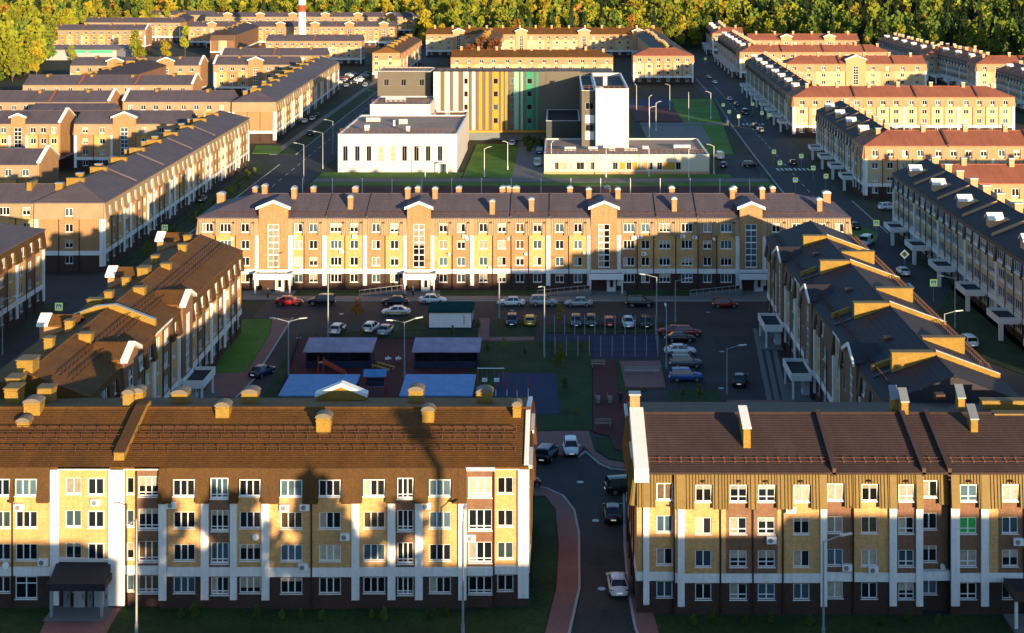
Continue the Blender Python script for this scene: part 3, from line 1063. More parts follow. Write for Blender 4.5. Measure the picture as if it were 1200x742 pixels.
for v in (1.9, 3.6, 4.7):
    snow_guard(FLB, 1.5, acx(126), v, zfFL, h=.5)
    snow_guard(FLB, acx(146), LFL - 1.2, v, zfFL, h=.5)
# white gabled dormer over the rear entrance
X, Y, _ = at(400, 449, 14.7)
u = X - X1
e = MB()
for s in (-1, 1):
    e.hexa([(u, 17.4, 14.40), (u + s * 2.6, 17.4, 13.35), (u + s * 2.6, 18.6, 13.35), (u, 18.6, 14.40), (u, 17.4, 14.75), (u + s * 2.6, 17.4, 13.70), (u + s * 2.6, 18.6, 13.70), (u, 18.6, 14.75)], 'white_metal')
e.add([(u - 2.4, 17.5, 12.60), (u + 2.4, 17.5, 12.60), (u + 2.4, 17.5, 13.46), (u, 17.5, 14.42), (u - 2.4, 17.5, 13.46)], [(0, 1, 2, 3, 4)], 'chimney_ochre')
e.box(u - 2.4, u + 2.4, 17.52, 19.4, 12.0, 13.35, 'chimney_ochre')
e.build('gable_dormer', FLB)
# ================================================================== THE NEAR RIGHT BLOCK
S2 = FPX / 132.0
X2 = (746.5 - VX) / S2
G = 'glass_green'
rows = [(746.5, 754, 'y', None, 'm', -.35), (754, 761, '|', None, 'm', -.3), (761, 790, 'y', 'w2', 'm', -.35, 779), (790, 794, 'y', None, 'm', .1, None, {'p': False}), (794, 802, '|', None, 'm', .1),
        (802, 844, 'y', 'w2', 'm', .1, 824), (844, 850.5, 'y', None, 'm', .1, None, {'p': False}), (850.5, 882, 'b', 'wt', 'm', .1, 865), (882, 911, 'b', 'wt', 'm', .1, 898, {'p': False}), (911, 917, 'y', None, 'm', .1),
        (917, 961, 'y', 'w2', 'm', .1, 939), (961, 968.5, '|', None, 'm', .1), (968.5, 1000, 'b', 'w2', 'm', -.2, 979), (1000, 1042, 'y', 'w2', 'm', -.1, 1019), (1042, 1050.5, '|', None, 'm', .0),
        (1050.5, 1073, 'b', 'wt', 'm', .0, 1062), (1073, 1081, '|', None, 'm', .05), (1081, 1114, 'b', 'w2', 'm', -1.0, 1092), (1114, 1124, '|', None, 'm', .0), (1124, 1149, 'b', 'wt', 'm', .0, 1134.5, {'pane': {2: G}}),
        (1149, 1158, '|', None, 'm', .05), (1158, 1170, 'y', None, 'm', -.05, None, {'p': False}), (1170, 1200, 'b', 'w2', 'm', -.05, 1184), (1200, 1240, 'y', 'w2', 'm', -.05), (1240, 1250, '|', None, 'm', .05),
        (1250, 1290, 'y', 'w2', 'm', .05), (1290, 1330, 'b', 'w2', 'm', .05), (1330, 1370, 'y', 'w2', 'm', .05), (1370, 1410, 'b', 'w2', 'm', .05)]
rows_fr = rows
bays = pxbays(rows, X2, S2)
LFR = bays[-1]['u1']
FRB, zfFR, _ = building('apartment block in front at right, dark brown tiled roof over ribbed ochre top storey', (X2, 132.0), (X2 + LFR, 132.0), 20.0, 'ribbed',
                        {'front': bays, 'left': 'e:w2:w e e e:w2:w e'}, 'gg', zr=15.0, ze=12.5, detail=2, rows=34, ry=8.5)
acx = lambda p: (p - VX) / S2 - X2
for p, o, z in ((926, .1, 9.05), (1023, -.1, 3.75)):
    air_conditioner(FRB, acx(p), o, z)
# gable parapet with white metal coping, broad enough to be seen from above
e = MB()
n = 6
for i in range(n):
    y0, y1 = -0.6 + 9.1 * i / n, -0.6 + 9.1 * (i + 1) / n
    za, zb = zfFR(0, y0) + .55, zfFR(0, y1) + .55
    e.hexa([(-.25, y0, za - 1.2), (1.0, y0, za - 1.2), (1.0, y1, zb - 1.2), (-.25, y1, zb - 1.2), (-.25, y0, za), (1.0, y0, za), (1.0, y1, zb), (-.25, y1, zb)], 'white_metal')
e.build('gable_coping', FRB)
e = MB()
e.box(-.2, 0.7, 8.6, 9.5, 14.0, 16.6, 'brick_orange')
c = e.build('chimney', FRB)
e = MB()
e.box(-.3, 0.8, 8.5, 9.6, 16.602, 16.75, 'metal_grey')
e.build('cap', c)
# slender ridge chimneys with long sloping metal caps
for p, py, L_ in ((875.5, 524, 3.4), (1060.5, 503, 2.2), (1049, 497, 2.2), (1142, 514, 2.6), (1127, 492, 2.2), (1230, 510, 2.4)):
    X, Y, _ = at(p, py, 13.6)
    u, v = X - X2, Y - 132.0
    h = 1.75 if p < 900 else 1.15
    L_ = L_ if p < 900 else L_ * .5
    z0 = zfFR(u, v)
    e = MB()
    e.hexa([(u - .32, v, z0 - .3), (u + .32, v, z0 - .3), (u + .32, v + L_, z0 - .3), (u - .32, v + L_, z0 - .3), (u - .32, v, z0 + h), (u + .32, v, z0 + h), (u + .32, v + L_, z0 + h + .9), (u - .32, v + L_, z0 + h + .9)], 'chimney_ochre')
    c = e.build('chimney', FRB)
    e = MB()
    e.hexa([(u - .4, v - .1, z0 + h + .0), (u + .4, v - .1, z0 + h), (u + .4, v + L_ + .1, z0 + h + .93), (u - .4, v + L_ + .1, z0 + h + .93), (u - .4, v - .1, z0 + h + .1), (u + .4, v - .1, z0 + h + .1), (u + .4, v + L_ + .1, z0 + h + 1.03), (u - .4, v + L_ + .1, z0 + h + 1.03)], 'white_metal' if p < 900 else 'metal_grey')
    e.build('cap', c)
for p in (977, 1082, 1112):
    u = acx(p)
    firewall(FRB, u, -.3, 8.4, zfFR, h=0.35, t=0.3, m='mansard_umber', cap='roof_brown')
e = MB()
for v in (1.1, 1.6):
    u = 1.0
    while u < LFR - 2:
        e.box(u, u + .16, v, v + .05, zfFR(u, v) - .02, zfFR(u, v) + .22, 'guard_red')
        u += .95
    e.box(1.2, LFR - 2, v + .06, v + .1, zfFR(3, v) + .1, zfFR(3, v) + .16, 'guard_red')
e.build('snow_guard', FRB, stuff=True)
# little roof hooks on the ribbed storey
for p in (824, 866, 897, 938, 1019, 1062, 1135, 1184):
    e = MB()
    e.box(acx(p) - .12, acx(p) + .12, -.75, -.35, 11.75, 11.9, 'mansard_umber')
    e.build('vent_hood', FRB)
# porch at the right edge
e = MB()
e.box(acx(1176), acx(1215), -3.4, -.3, 3.2, 3.35, 'roof_black')
e.box(acx(1175), acx(1216), -3.52, -3.4, 2.7, 3.45, 'mansard_umber')
e.box(acx(1175) - .01, acx(1176) - .02, -3.4, -.3, 2.7, 3.45, 'mansard_umber')
e.build('entrance_canopy', FRB)
for p in (1178, 1213):
    e = MB()
    e.box(acx(p) - .12, acx(p) + .12, -3.3, -3.05, -.2, 2.7, 'white_metal')
    e.build('canopy_post', FRB)
e = MB()
e.box(acx(1174), acx(1218), -3.9, -.3, -.3, .3, 'paving_grey')
e.build('entrance_step', FRB)

# ================================================================== THE LONG MIDDLE BLOCK
S3 = FPX / 258.0
X3 = (233 - VX) / S3
rows = []


def add(r):
    rows.append(r)


def zone(a, b, ks, c='m', o=0.0, wins=None):
    n = len(ks)
    for i, k in enumerate(ks):
        rows.append((a + (b - a) * i / n, a + (b - a) * (i + 1) / n, k, wins[i] if wins else WR.choice(['w3', 'w2', 'w2']), c, o))


def pil(a, b, o=0.0):
    rows.append((a, b, '|', None, 'm', o))


zone(233, 253, 'b', 'm', -.3)
zone(253, 299, 'yb')
pil(299, 304)
rows.append((304, 338, 'T', None, 'p', .5))
pil(338, 343)
zone(343, 356.5, 'y')
zone(356.5, 378, 'b')
pil(378, 383)
zone(383, 425.5, 'yy', o=-.15)
pil(425.5, 430)
zone(430, 473, 'by')
pil(473, 477.5)
rows.append((477.5, 505, 'T', None, 'p', .5))
pil(505, 509)
zone(509, 551, 'yb')
pil(551, 555.5)
zone(555.5, 599, 'yb', o=-.15)
zone(599, 640, 'by', o=-.15)
pil(640, 645)
zone(645, 688, 'by')
pil(688, 692.5)
rows.append((692.5, 723, 'T', None, 'p', .5))
pil(723, 727.5)
zone(727.5, 766, 'by', wins=['w3', 'w2'])
zone(766, 818, 'yy', o=-.15)
zone(818, 862, 'by', wins=['w2', 'w3'])
pil(862, 866.5)
rows.append((866.5, 893, 'T', None, 'p', .5))
pil(893, 897.5)
zone(897.5, 945, 'by')
pil(945, 950)
zone(950, 995, 'yb')
bays = pxbays(rows, X3, S3)
LMID = bays[-1]['u1']
MIDB, zfM, _ = building('long apartment block across the middle, grey roof with four white gables and stair towers', (X3, 258.0), (X3 + LMID, 258.0), 16.0, 'beige',
                        {'front': bays, 'left': 'b:w2 y b y', 'right': 'b:w2 y b y'}, 'hh', zr=15.2, detail=2, rows=14)
acx = lambda p: (p - VX) / S3 - X3
# ridge chimneys with pale arched caps (front rank and rear rank)
for p, base, hh in ((411, 242, 1.5), (345, 238, 1.2), (577, 244, 1.6), (623, 243, 1.5), (790, 243, 1.6), (310.5, 236, 1.1), (478, 238, 1.2), (510, 238, 1.2), (690, 238, 1.1), (724, 238, 1.1), (858, 238, 1.1), (893, 238, 1.2), (960, 243, 1.5)):
    X, Y, _ = at(p, base, 13.8)
    u, v = X - X3, Y - 258.0
    chimney(MIDB, u, v, 0.85, 1.1, zfM(u, v) - .3, zfM(u, v) + hh + .3, m='brick_orange')
for p, wd in ((417, .9), (345, .8), (368, .8), (490, .8), (538, .9), (596, 1.0), (668, .9), (712, .8), (787, .9), (860, .8), (905, .8), (300, .8), (260, 1.3), (605, 1.2), (590, 1.2), (968, 1.3)):
    u = atY(p, 270.0) - X3
    chimney(MIDB, u, 11.6, wd, 1.2, zfM(u, 11.6) - .3, min(15.7, zfM(u, 11.6) + 1.6), m='brick_orange')
for p in (383, 430, 599, 645, 770, 818):
    firewall(MIDB, acx(p), -.2, 7.9, zfM, h=.16, t=.2, m='roof_grey', cap='roof_grey')
snow_guard(MIDB, 3, LMID - 3, 1.0, zfM, step=1.4, h=.35)
for p, z in ((416, 9.0), (545, 9.0), (345, 8.9), (1041 / 2.857 + 390, 6.0), (750, 8.9), (800, 9.0)):
    air_conditioner(MIDB, acx(p), 0.0, z)
for r in rows:                           # little vent hoods over the top storey
    if r[2] in 'yb' and r[4] == 'm':
        e = MB()
        c_ = acx((r[0] + r[1]) / 2 + (r[1] - r[0]) * .42)
        e.box(c_ - .16, c_ + .16, -.62 - r[5], -.25 - r[5], 11.5, 11.75, 'mansard_umber')
        e.build('vent_hood', MIDB)
for a_, b_ in ((425, 475), (630, 692), (806, 866)):
    e = MB()
    e.hexa([(acx(a_), -4.4, -.1), (acx(b_), -4.4, -.1), (acx(b_), -2.6, -.1), (acx(a_), -2.6, -.1), (acx(a_), -4.4, .15), (acx(b_), -4.4, 1.0), (acx(b_), -2.6, 1.0), (acx(a_), -2.6, .15)], 'paving_grey')
    ra = e.build('access_ramp', MIDB)
    e = MB()
    for i in range(9):
        t = i / 8
        x_ = acx(a_) + (acx(b_) - acx(a_)) * t
        e.box(x_ - .03, x_ + .03, -4.46, -4.4, .1 + .85 * t, 1.1 + .85 * t, 'galvanised')
    e.hexa([(acx(a_), -4.46, 1.0), (acx(b_), -4.46, 1.9), (acx(b_), -4.4, 1.9), (acx(a_), -4.4, 1.0), (acx(a_), -4.46, 1.08), (acx(b_), -4.46, 1.98), (acx(b_), -4.4, 1.98), (acx(a_), -4.4, 1.08)], 'galvanised')
    e.build('handrail', ra)

DR = random.Random(33)


def dish(B, u, o, z):
    mb = MB()
    mb.tube((u, -o - .25, z), (u + .05, -o - .33, z + .05), .12, .30, n=9, m='white_metal')
    mb.tube((u, -o, z - .05), (u, -o - .25, z), .02, n=4, m='metal_grey')
    mb.build('satellite_dish', B)


for B_, bs, n_ in ((FLB, pxbays(rows_fl, X1, S1), 7), (FRB, pxbays(rows_fr, X2, S2), 6), (MIDB, pxbays(rows, X3, S3), 14)):
    c_ = [b for b in bs if b['k'] in 'yb' and b['c'] == 'm' and b['w']]
    for b in DR.sample(c_, min(n_, len(c_))):
        (dish if DR.random() < .5 else air_conditioner)(B_, b['u1'] - .55, b['o'], DR.choice((3.9, 6.2, 6.4, 8.8)))

# ================================================================== LEFT WING OF THE COURTYARD (faces the courtyard)
wing = ' '.join(['k y:w2 | T', '| y:w3 k y:w2 :', ''])
tok = 'y:w3 k:bal y:w2 | T | k:bal y:w3 | y:w2:w k:bal:w y:w2 | T | y:w3 b:w3 y:w3 | y:w3 b:w3 | y:w3 b:w3 y:w3'
LWB, zfLW, LLW = building('apartment wing along the left side of the courtyard, its rust brown roof lit by sun', (-48.0, 154.2), (-48.0, 229.5), 12.2, 'gold',
                          {'front': tok, 'right': 'y:w2 b:w2 y:w2'}, 'gg', zr=14.9, ze=12.45, detail=2, rows=22, zt=13.1, depth=3.6)


def onroof(B, zf, px_, py_, z=14.0):
    for _ in range(6):
        X, Y, _z = at(px_, py_, z)
        u, v = local(B, X, Y)
        z = zf(u, v)
    return u, v, z


for p, py, w, d, h in ((164, 343, 1.9, 1.3, 1.3), (101, 399, 1.9, 1.3, 1.4), (195, 314, 1.7, 1.3, 1.2), (112, 360, 2.4, 1.3, 1.6), (214, 293, 1.5, 1.3, 1.4), (220, 283, 1.4, 1.2, 1.5)):
    u, v, z = onroof(LWB, zfLW, p, py)
    chimney(LWB, u, v, d * .8, w * .72, z - .4, z + h - .6, cap='mansard_ochre', arch=False)
for p, py, w, d, h in ((169, 323, 1.7, 1.4, 1.3), (33, 434, 2.0, 1.6, 1.4), (19, 450, 1.8, 1.3, .9), (17, 465, 1.8, 1.3, 1.2), (55, 468, 1.6, 1.4, 1.4), (128, 353, .9, .9, 1.4), (148, 336, .9, .9, 1.4), (82, 388, .9, .9, 1.4), (58, 410, .9, .9, 1.5), (182, 308, .9, .9, 1.2), (197, 288, .9, .9, 1.0)):
    u, v, z = onroof(LWB, zfLW, p, py)
    if v < 12.6:
        chimney(LWB, u, v, w, d, z - .4, z + h - .2, cap='mansard_ochre', arch=False)
fx = [onroof(LWB, zfLW, 120, 363), onroof(LWB, zfLW, 173, 379)]
uf = (fx[0][0] + fx[1][0]) / 2
firewall(LWB, uf, .4, 12.3, zfLW, h=0.75, t=0.6)
for v in (2.2, 3.4):
    snow_guard(LWB, 2, LLW - 2, v, zfLW, h=.55, step=1.3)
for p, py in ((146, 308), (91, 350), (15, 408)):       # white gabled dormers on the street slope
    u, v, z = onroof(LWB, zfLW, p, py)
    e = MB()
    for s in (-1, 1):
        e.hexa([(u, 11.5, 15.0), (u + s * 1.6, 11.5, 14.0), (u + s * 1.6, 12.8, 14.0), (u, 12.8, 15.0), (u, 11.5, 15.28), (u + s * 1.6, 11.5, 14.28), (u + s * 1.6, 12.8, 14.28), (u, 12.8, 15.28)], 'white_metal')
        e.hexa([(u, 8.0, 14.9), (u + s * 1.5, 8.0, 13.96), (u + s * 1.5, 11.495, 13.96), (u, 11.495, 14.9), (u, 8.0, 15.1), (u + s * 1.5, 8.0, 14.16), (u + s * 1.5, 11.495, 14.16), (u, 11.495, 15.1)], 'roof_orange')
    e.box(u - 1.35, u + 1.35, 8.5, 12.5, 11.5, 14.1, 'brick_orange')
    e.build('gable_dormer', LWB)

# ================================================================== RIGHT WING OF THE COURTYARD
tok = 'y:w2 k:bal y:w2 | T | y:w2 k:bal | y:w2:w b:w2 | T | y:w2 k:bal b | y:w2:w b:w2 | T | k:bal y:w2 b'
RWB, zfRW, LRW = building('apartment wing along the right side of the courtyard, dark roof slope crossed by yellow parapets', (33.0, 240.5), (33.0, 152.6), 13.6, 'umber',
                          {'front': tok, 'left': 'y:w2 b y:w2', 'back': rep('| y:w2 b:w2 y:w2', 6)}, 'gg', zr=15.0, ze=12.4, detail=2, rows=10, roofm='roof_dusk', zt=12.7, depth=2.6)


def slope_wall(B, zf, u, v0, v1, h, t=.5, m='chimney_ochre', cap='chimney_ochre'):
    """a yellow shaft across the slope: level top, foot following the roof"""
    z0, z1 = zf(u, v0), zf(u, v1)
    top = max(z0, z1) + h
    e = MB()
    e.hexa([(u - t, v0, z0 - .4), (u + t, v0, z0 - .4), (u + t, v1, z1 - .4), (u - t, v1, z1 - .4), (u - t, v0, top), (u + t, v0, top), (u + t, v1, top), (u - t, v1, top)], m)
    c = e.build('chimney', B)
    e = MB()
    e.box(u - t - .08, u + t + .08, v0 - .08, v1 + .08, top + .002, top + .1, 'mansard_ochre')
    e.build('cap', c)


def rw(p, py, z=14.5):
    return onroof(RWB, zfRW, p, py, z)


for p, py, dv in ((973, 317, 4.0), (1021, 366, 4.2), (1062, 429, 4.6), (958, 283, 3.4)):
    u, v, z = rw(p, py)
    slope_wall(RWB, zfRW, u, 6.7 - dv, 6.7, 0.4)
    firewall(RWB, u, 6.8, 13.6, zfRW, h=.55, t=.45)
    firewall(RWB, u, .2, 6.6 - dv, zfRW, h=.14, t=.3, m='mansard_umber', cap='roof_grey')
for p, py in ((998, 300), (1038, 343), (1090, 400), (1154, 472), (1195, 497)):
    u, v, z = rw(p, py)
    slope_wall(RWB, zfRW, u, 7.2, 11.8, 0.12)
for p, py in ((943, 322), (977, 372), (1022, 434)):
    u, v, z = rw(p, py)
    firewall(RWB, u, .5, 2.6, zfRW, h=.5, t=.5, cap='chimney_ochre')
for p, py in ((956, 299), (994, 341), (1040, 398), (1101, 465)):
    u, v, z = rw(p, py)
    e = MB()
    e.box(u - .5, u + .5, v - .45, v + .45, z - .2, z + .35, 'guard_red')
    e.build('roof_hatch', RWB)
for v in (.9,):
    snow_guard(RWB, 2, LRW - 2, v, zfRW, h=.6, step=.8)
snow_guard(RWB, 2, LRW - 12, 12.6, zfRW, h=.6, step=.8)
snow_guard(RWB, 2, LRW - 12, 13.5, zfRW, h=.6, step=.8)
# ================================================================== OTHER BLOCKS OF THE QUARTER
def row_chimneys(B, zf, L, D, n, big=False, m='chimney_ochre', off=0.0):
    for i in range(n):
        u = L * (i + .5) / n + WR.uniform(-.6, .6)
        v = D / 2 + off + WR.uniform(-.4, .4)
        if big:
            slope_wall(B, zf, u, v - 2.2, v + 1.0, .8, t=.45, m=m)
        else:
            chimney(B, u, v, 1.0, 1.3, zf(u, v) - .4, zf(u, v) + 1.3, m=m, arch=False)


def white_dormers(B, zf, L, us, v0, v1, m='brick_orange'):
    v1 = v0 + 2.3
    for u in us:
        e = MB()
        z = zf(u, v0) + .2
        zt = zf(u, v1) + .3
        for s in (-1, 1):
            e.hexa([(u, v0 - .3, zt + .9), (u + s * 1.3, v0 - .3, zt), (u + s * 1.3, v1, zt), (u, v1, zt + .9), (u, v0 - .3, zt + 1.12), (u + s * 1.3, v0 - .3, zt + .22), (u + s * 1.3, v1, zt + .22), (u, v1, zt + 1.12)], 'white_metal')
        e.box(u - 1.1, u + 1.1, v0, v1 + 1.6, z - 1.0, zt + .12, m)
        e.build('gable_dormer', B)


def white_gable(B, side, L, D, zr, ze=ZE, m='brick_orange'):
    """raised gable wall with white copings at one end"""
    u = 0.0 if side == 'left' else L
    s = -1 if side == 'left' else 1
    e = MB()
    x0, x1 = sorted((u + s * .02, u + s * .4))
    P = [(-.25, ZB), (D + .25, ZB), (D + .25, ze + .3), (D / 2, zr + .55), (-.25, ze + .3)]
    n = len(P)
    V = [(x0, a, b) for a, b in P] + [(x1, a, b) for a, b in P]
    e.add(V, [tuple(range(n))[::-1], tuple(range(n, 2 * n))] + [(i, (i + 1) % n, n + (i + 1) % n, n + i) for i in range(n)], m)
    e.box(x0, x1, D * .36, D * .64, ZB, zr - .6, 'brick_cream') if False else None
    e.build('gable_wall', B)
    for k in (0, 1):
        c = MB()
        a, b = (P[4], P[3]) if k == 0 else (P[3], P[2])
        xa, xb = x0 - .25, x1 + .25
        c.hexa([(xa, a[0], a[1]), (xb, a[0], a[1]), (xb, b[0], b[1]), (xa, b[0], b[1]), (xa, a[0], a[1] + .25), (xb, a[0], a[1] + .25), (xb, b[0], b[1] + .25), (xa, b[0], b[1] + .25)], 'white_metal')
        c.build('coping', B)


def mirror_v(p0, p1):
    return p0, p1


LAB = {}
# --- left: street row facing the left street
B, zf, L = building('street block at far left edge beside the left wing, yellow brick facade facing the street', (-83.8, 150.0), (-83.8, 247.0), 14.0, 'gold', {'front': rep('| y:w2 b:w2 y:w2', 8) + ' |', 'right': 'b:w2 y y b'}, 'gh', zr=15.0, detail=2, roofm='roof_grey', rows=10)
row_chimneys(B, zf, L, 14, 7)
B, zf, L = building('street block with ochre chimney walls on its roof and sunlit white bays, nearest left', (-82.0, 273.6), (-84.0, 411.0), 12.4, 'far', {'front': '| y:w2 b:w2 y:w2 | ' + rep('k:bal | y:w2 b:w2 y:w2 |', 7), 'left': '| b b:w2 b |', 'right': 'b:w2 y b'}, 'hh', zr=15.2, detail=2, rows=12)
row_chimneys(B, zf, L - 8, 12.4, 9, True, off=1.2)
row_chimneys(B, zf, L - 8, 12.4, 11, off=3.5)
for u in (L * .17, L * .33, L * .52, L * .7):
    firewall(B, u, .2, 6, zf, h=.25, t=.25, cap='roof_grey', m='roof_grey')
B, zf, L = building('low sunlit wing with beige top storey at the left edge behind the street corner', (-165.0, 274.6), (-89.6, 274.6), 13.0, 'beige', {'front': rep('y:w3 y:w2 b:w2 |', 6)}, 'gg', zr=14.6, ze=12.2, detail=2, rows=10)
row_chimneys(B, zf, L, 13, 5, True)
B, zf, L = building('narrow block at left edge ending in a white trimmed orange gable, the nearer one', (-175.0, 322.0), (-110.5, 322.0), 12.0, 'far', {'front': rep('y:w2 b:w2 |', 8)}, 'gg', zr=15.0)
white_gable(B, 'right', L, 12, 15.0)
B, zf, L = building('block at left edge ending in a tall white trimmed orange gable wall, dark grey roof', (-205.0, 398.0), (-131.0, 398.0), 12.5, 'far', {'front': rep('y:w3 b:w2 y:w2 |', 7) + ' T | y:w2 b:w2 y:w2'}, 'gg', zr=15.2)
white_gable(B, 'right', L, 12.5, 15.2)
B, zf, L = building('courtyard block with a curved stair tower gable left of the chimney row', (-127.0, 398.0), (-97.5, 398.0), 12.5, 'far', {'front': '| b:w2 y:w2 | T y:w2 b:w2 y:w2', 'left': 'y:w2 b y'}, 'gg', zr=15.2, detail=2)
B, zf, L = building('shaded block glimpsed between two orange gables at left', (-150.0, 430.0), (-127.0, 430.0), 10.0, 'gold', {'front': 'y:w2 y:w2 y:w2 y:w2 y:w2 y:w2'}, 'gg', zr=14.0, roofm='roof_grey')
B, zf, L = building('second street row block down the left street, warm orange gable corner', (-85.0, 455.5), (-90.0, 620.0), 13.0, 'far', {'front': '| y:w2 b:w2 y:w2 | ' + rep('k:bal | y:w2 b:w2 y:w2 |', 8), 'left': '| b b b |', 'right': 'b:w2 y b'}, 'hh', zr=15.2, rows=8)
row_chimneys(B, zf, L - 8, 13, 9, True, off=1.2)
row_chimneys(B, zf, L - 8, 13, 10, off=3.5)
far_rows = [
    ('far', (-240, 455), (-135, 455), 'right', 'long grey roofed row with a white trimmed gable, fourth row back on the left'),
    ('far', (-130.5, 456), (-98.6, 456), 'left', 'short grey roofed row joining the second street block'),
    ('far', (-181, 513), (-124, 513), 'right', 'grey roofed row with a white gable behind the fourth row on the left'),
    ('far', (-193, 600), (-142, 600), 'right', 'row with two arched stair gables and a white end gable beside the small trees'),
    ('far', (-137, 604), (-104, 604), 'left', 'short row with one arched stair gable left of the second street block'),
    ('far', (-146, 657), (-101, 657), 'left', 'grey roofed row standing across the end of the second street block'),
    ('peach', (-147, 762), (-99, 762), None, 'cream row with a white ground storey near the parked cars of the left street'),
    ('beige', (-308, 867), (-236, 867), 'right', 'bright cream sunlit block at far left behind the low garage'),
    ('far', (-221, 906), (-98, 906), None, 'long cream row behind the red and white chimney stack'),
    ('far', (-345, 1070), (-244, 1070), None, 'far grey roofed row at the forest edge on the left'),
    ('far', (-242, 1040), (-86, 1040), None, 'far long row with white gables below the forest'),
    ('far', (-300, 960), (-238, 955), None, 'far roof row between the bright cream block and the forest'),
]
for st, a, b, gab, lab in far_rows:
    n = max(2, int((b[0] - a[0]) / 15))
    seq = 'y:w2 b:w2 y:w2 b:w2 |'
    T = rep(seq, n)
    if 'arched' in lab:
        T = '| y:w2 b:w2 y:w2 T y:w2 b:w2 y:w2 ' + ('T y:w2 b:w2 |' if 'two' in lab else '|')
    if 'white gables' in lab or 'long cream' in lab:
        T = rep('y:w2 b:w2 y:w2 T y:w2', max(2, int((b[0] - a[0]) / 20)))
    B, zf, L = building(lab, a, b, 12.5, st, {'front': T}, 'gg', zr=15.2, detail=0, roofm='roof_grey')
    row_chimneys(B, zf, L, 12.5, max(2, int(L / 14)), True, off=1.0)
    for k in range(1, int(L / 17)):
        firewall(B, L * k / int(L / 17), -.2, 6.2, zf, h=.3, t=.5, m='mansard_umber', cap='roof_red')
    if gab:
        white_gable(B, gab, L, 12.5, 15.2)
for st, a, b, lab in (('umber', (-168, 600), (-168, 520), 'brown roofed cross wing at left edge, its dark slope facing the garage'), ('umber', (-192, 905), (-187, 815), 'brown roofed cross wing with white pilasters behind the yellow trees'), ('umber', (-262, 1035), (-250, 965), 'far brown roofed cross wing left of the chimney stack')):
    B, zf, L = building(lab, a, b, 13, st, {'front': rep('| y:w2 b:w2 y:w2', 5), 'right': 'b y b'}, 'hh', zr=15.4, detail=0)
    row_chimneys(B, zf, L, 13, 5, True)

# --- right: street row facing the right street (dark west fronts) and its sunlit cross wings
right_ns = [
    (2, (68.2, 309.5), (68.2, 200.0), 'near street block at the right edge, dark slope with white dormers and three ochre vents'),
    (2, (73.2, 431.0), (71.4, 359.6), 'second street block on the right street, dark brown front with white balcony bays'),
    (1, (77.4, 627.0), (73.2, 477.0), 'third street block on the right street, row of white dormers on the dark slope'),
    (0, (84.0, 800.0), (81.6, 685.5), 'fourth street block on the right street, far and dark fronted'),
    (0, (88.0, 905.0), (84.6, 838.5), 'farthest street block on the right street below the forest'),
    (0, (162.0, 770.0), (161.2, 671.5), 'dark cross wing with round roof vents below the forest at right'),
    (0, (165.5, 690.0), (167.6, 614.5), 'dark fronted cross wing beside the rightmost rear block'),
    (0, (166.5, 578.0), (165.0, 480.0), 'dark fronted block at the right edge behind the third cross wing'),
]
NSB = []
for det, a, b, lab in right_ns:
    L = (Vector(a) - Vector(b)).length
    n = max(2, int(L / 16))
    seq = rep('k:bal k:bal k:bal k:bal |', n)
    f = '| ' + seq
    if det >= 1:
        toks = f.split()
        f = ' '.join(toks)
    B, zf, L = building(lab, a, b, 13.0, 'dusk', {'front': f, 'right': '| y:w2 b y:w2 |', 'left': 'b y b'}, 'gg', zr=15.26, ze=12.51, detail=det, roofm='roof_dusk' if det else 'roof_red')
    k = max(2, int(L / 17))
    white_dormers(B, zf, L, [L * (i + .5) / k for i in range(k)], 1.2, 4.4, 'brick_peach')
    row_chimneys(B, zf, L, 13, k * 2, m='brick_peach', off=.8)
    for i in range(k):
        firewall(B, L * (i + 1) / (k + .3), .2, 6, zf, h=.3, t=.4, m='brick_peach', cap='brick_peach')
    NSB.append((B, L))
    # entrance canopies on the street front
    for i in range(k):
        u = L * (i + .5) / k
        e = MB()
        e.box(u - 3, u + 3, -3.2, -.12, 3.0, 3.15, 'roof_black')
        e.box(u - 3.1, u + 3.1, -3.32, -3.2, 2.6, 3.6, 'white_metal')
        e.box(u - 3.15, u - 3.0, -3.2, -.12, 2.6, 3.6, 'white_metal')
        e.box(u + 3.0, u + 3.15, -3.2, -.12, 2.6, 3.6, 'white_metal')
        e.build('entrance_canopy', B)
        e = MB()
        e.box(u + 2.3, u + 2.9, -3.1, -2.5, -.1, 2.98, 'white_metal')
        e.build('canopy_post', B)
right_ew = [
    (1, (76.0, 296.0), (150, 296.0), 'gg', 'red roofed cross wing at the right edge, nearest of the sunlit cross wings'),
    (2, (71.0, 353.0), (160, 353.0), 'hg', 'second sunlit cross wing on the right, peach top storey over grey and white bays'),
    (1, (72.6, 470.5), (141, 470.5), 'hh', 'third sunlit cross wing on the right, long peach and white front with a red roof'),
    (0, (90.5, 608.0), (147, 608.0), 'hg', 'fourth sunlit cross wing on the right, with one white gable'),
    (0, (81.0, 679.0), (148, 679.0), 'hh', 'fifth sunlit cross wing on the right, thin strip of peach wall and red roof'),
    (0, (96.0, 769.0), (152, 769.0), 'gg', 'sixth sunlit cross wing on the right with two white gables'),
    (0, (84.2, 832.0), (101, 832.0), 'hg', 'small sunlit end wing at the far end of the right street'),
    (0, (161.0, 665.0), (188, 665.0), 'hh', 'sunlit block with hipped red roof below the dark forest at right'),
    (0, (167.2, 608.0), (215, 608.0), 'hg', 'rightmost rear sunlit block with a white gable'),
]
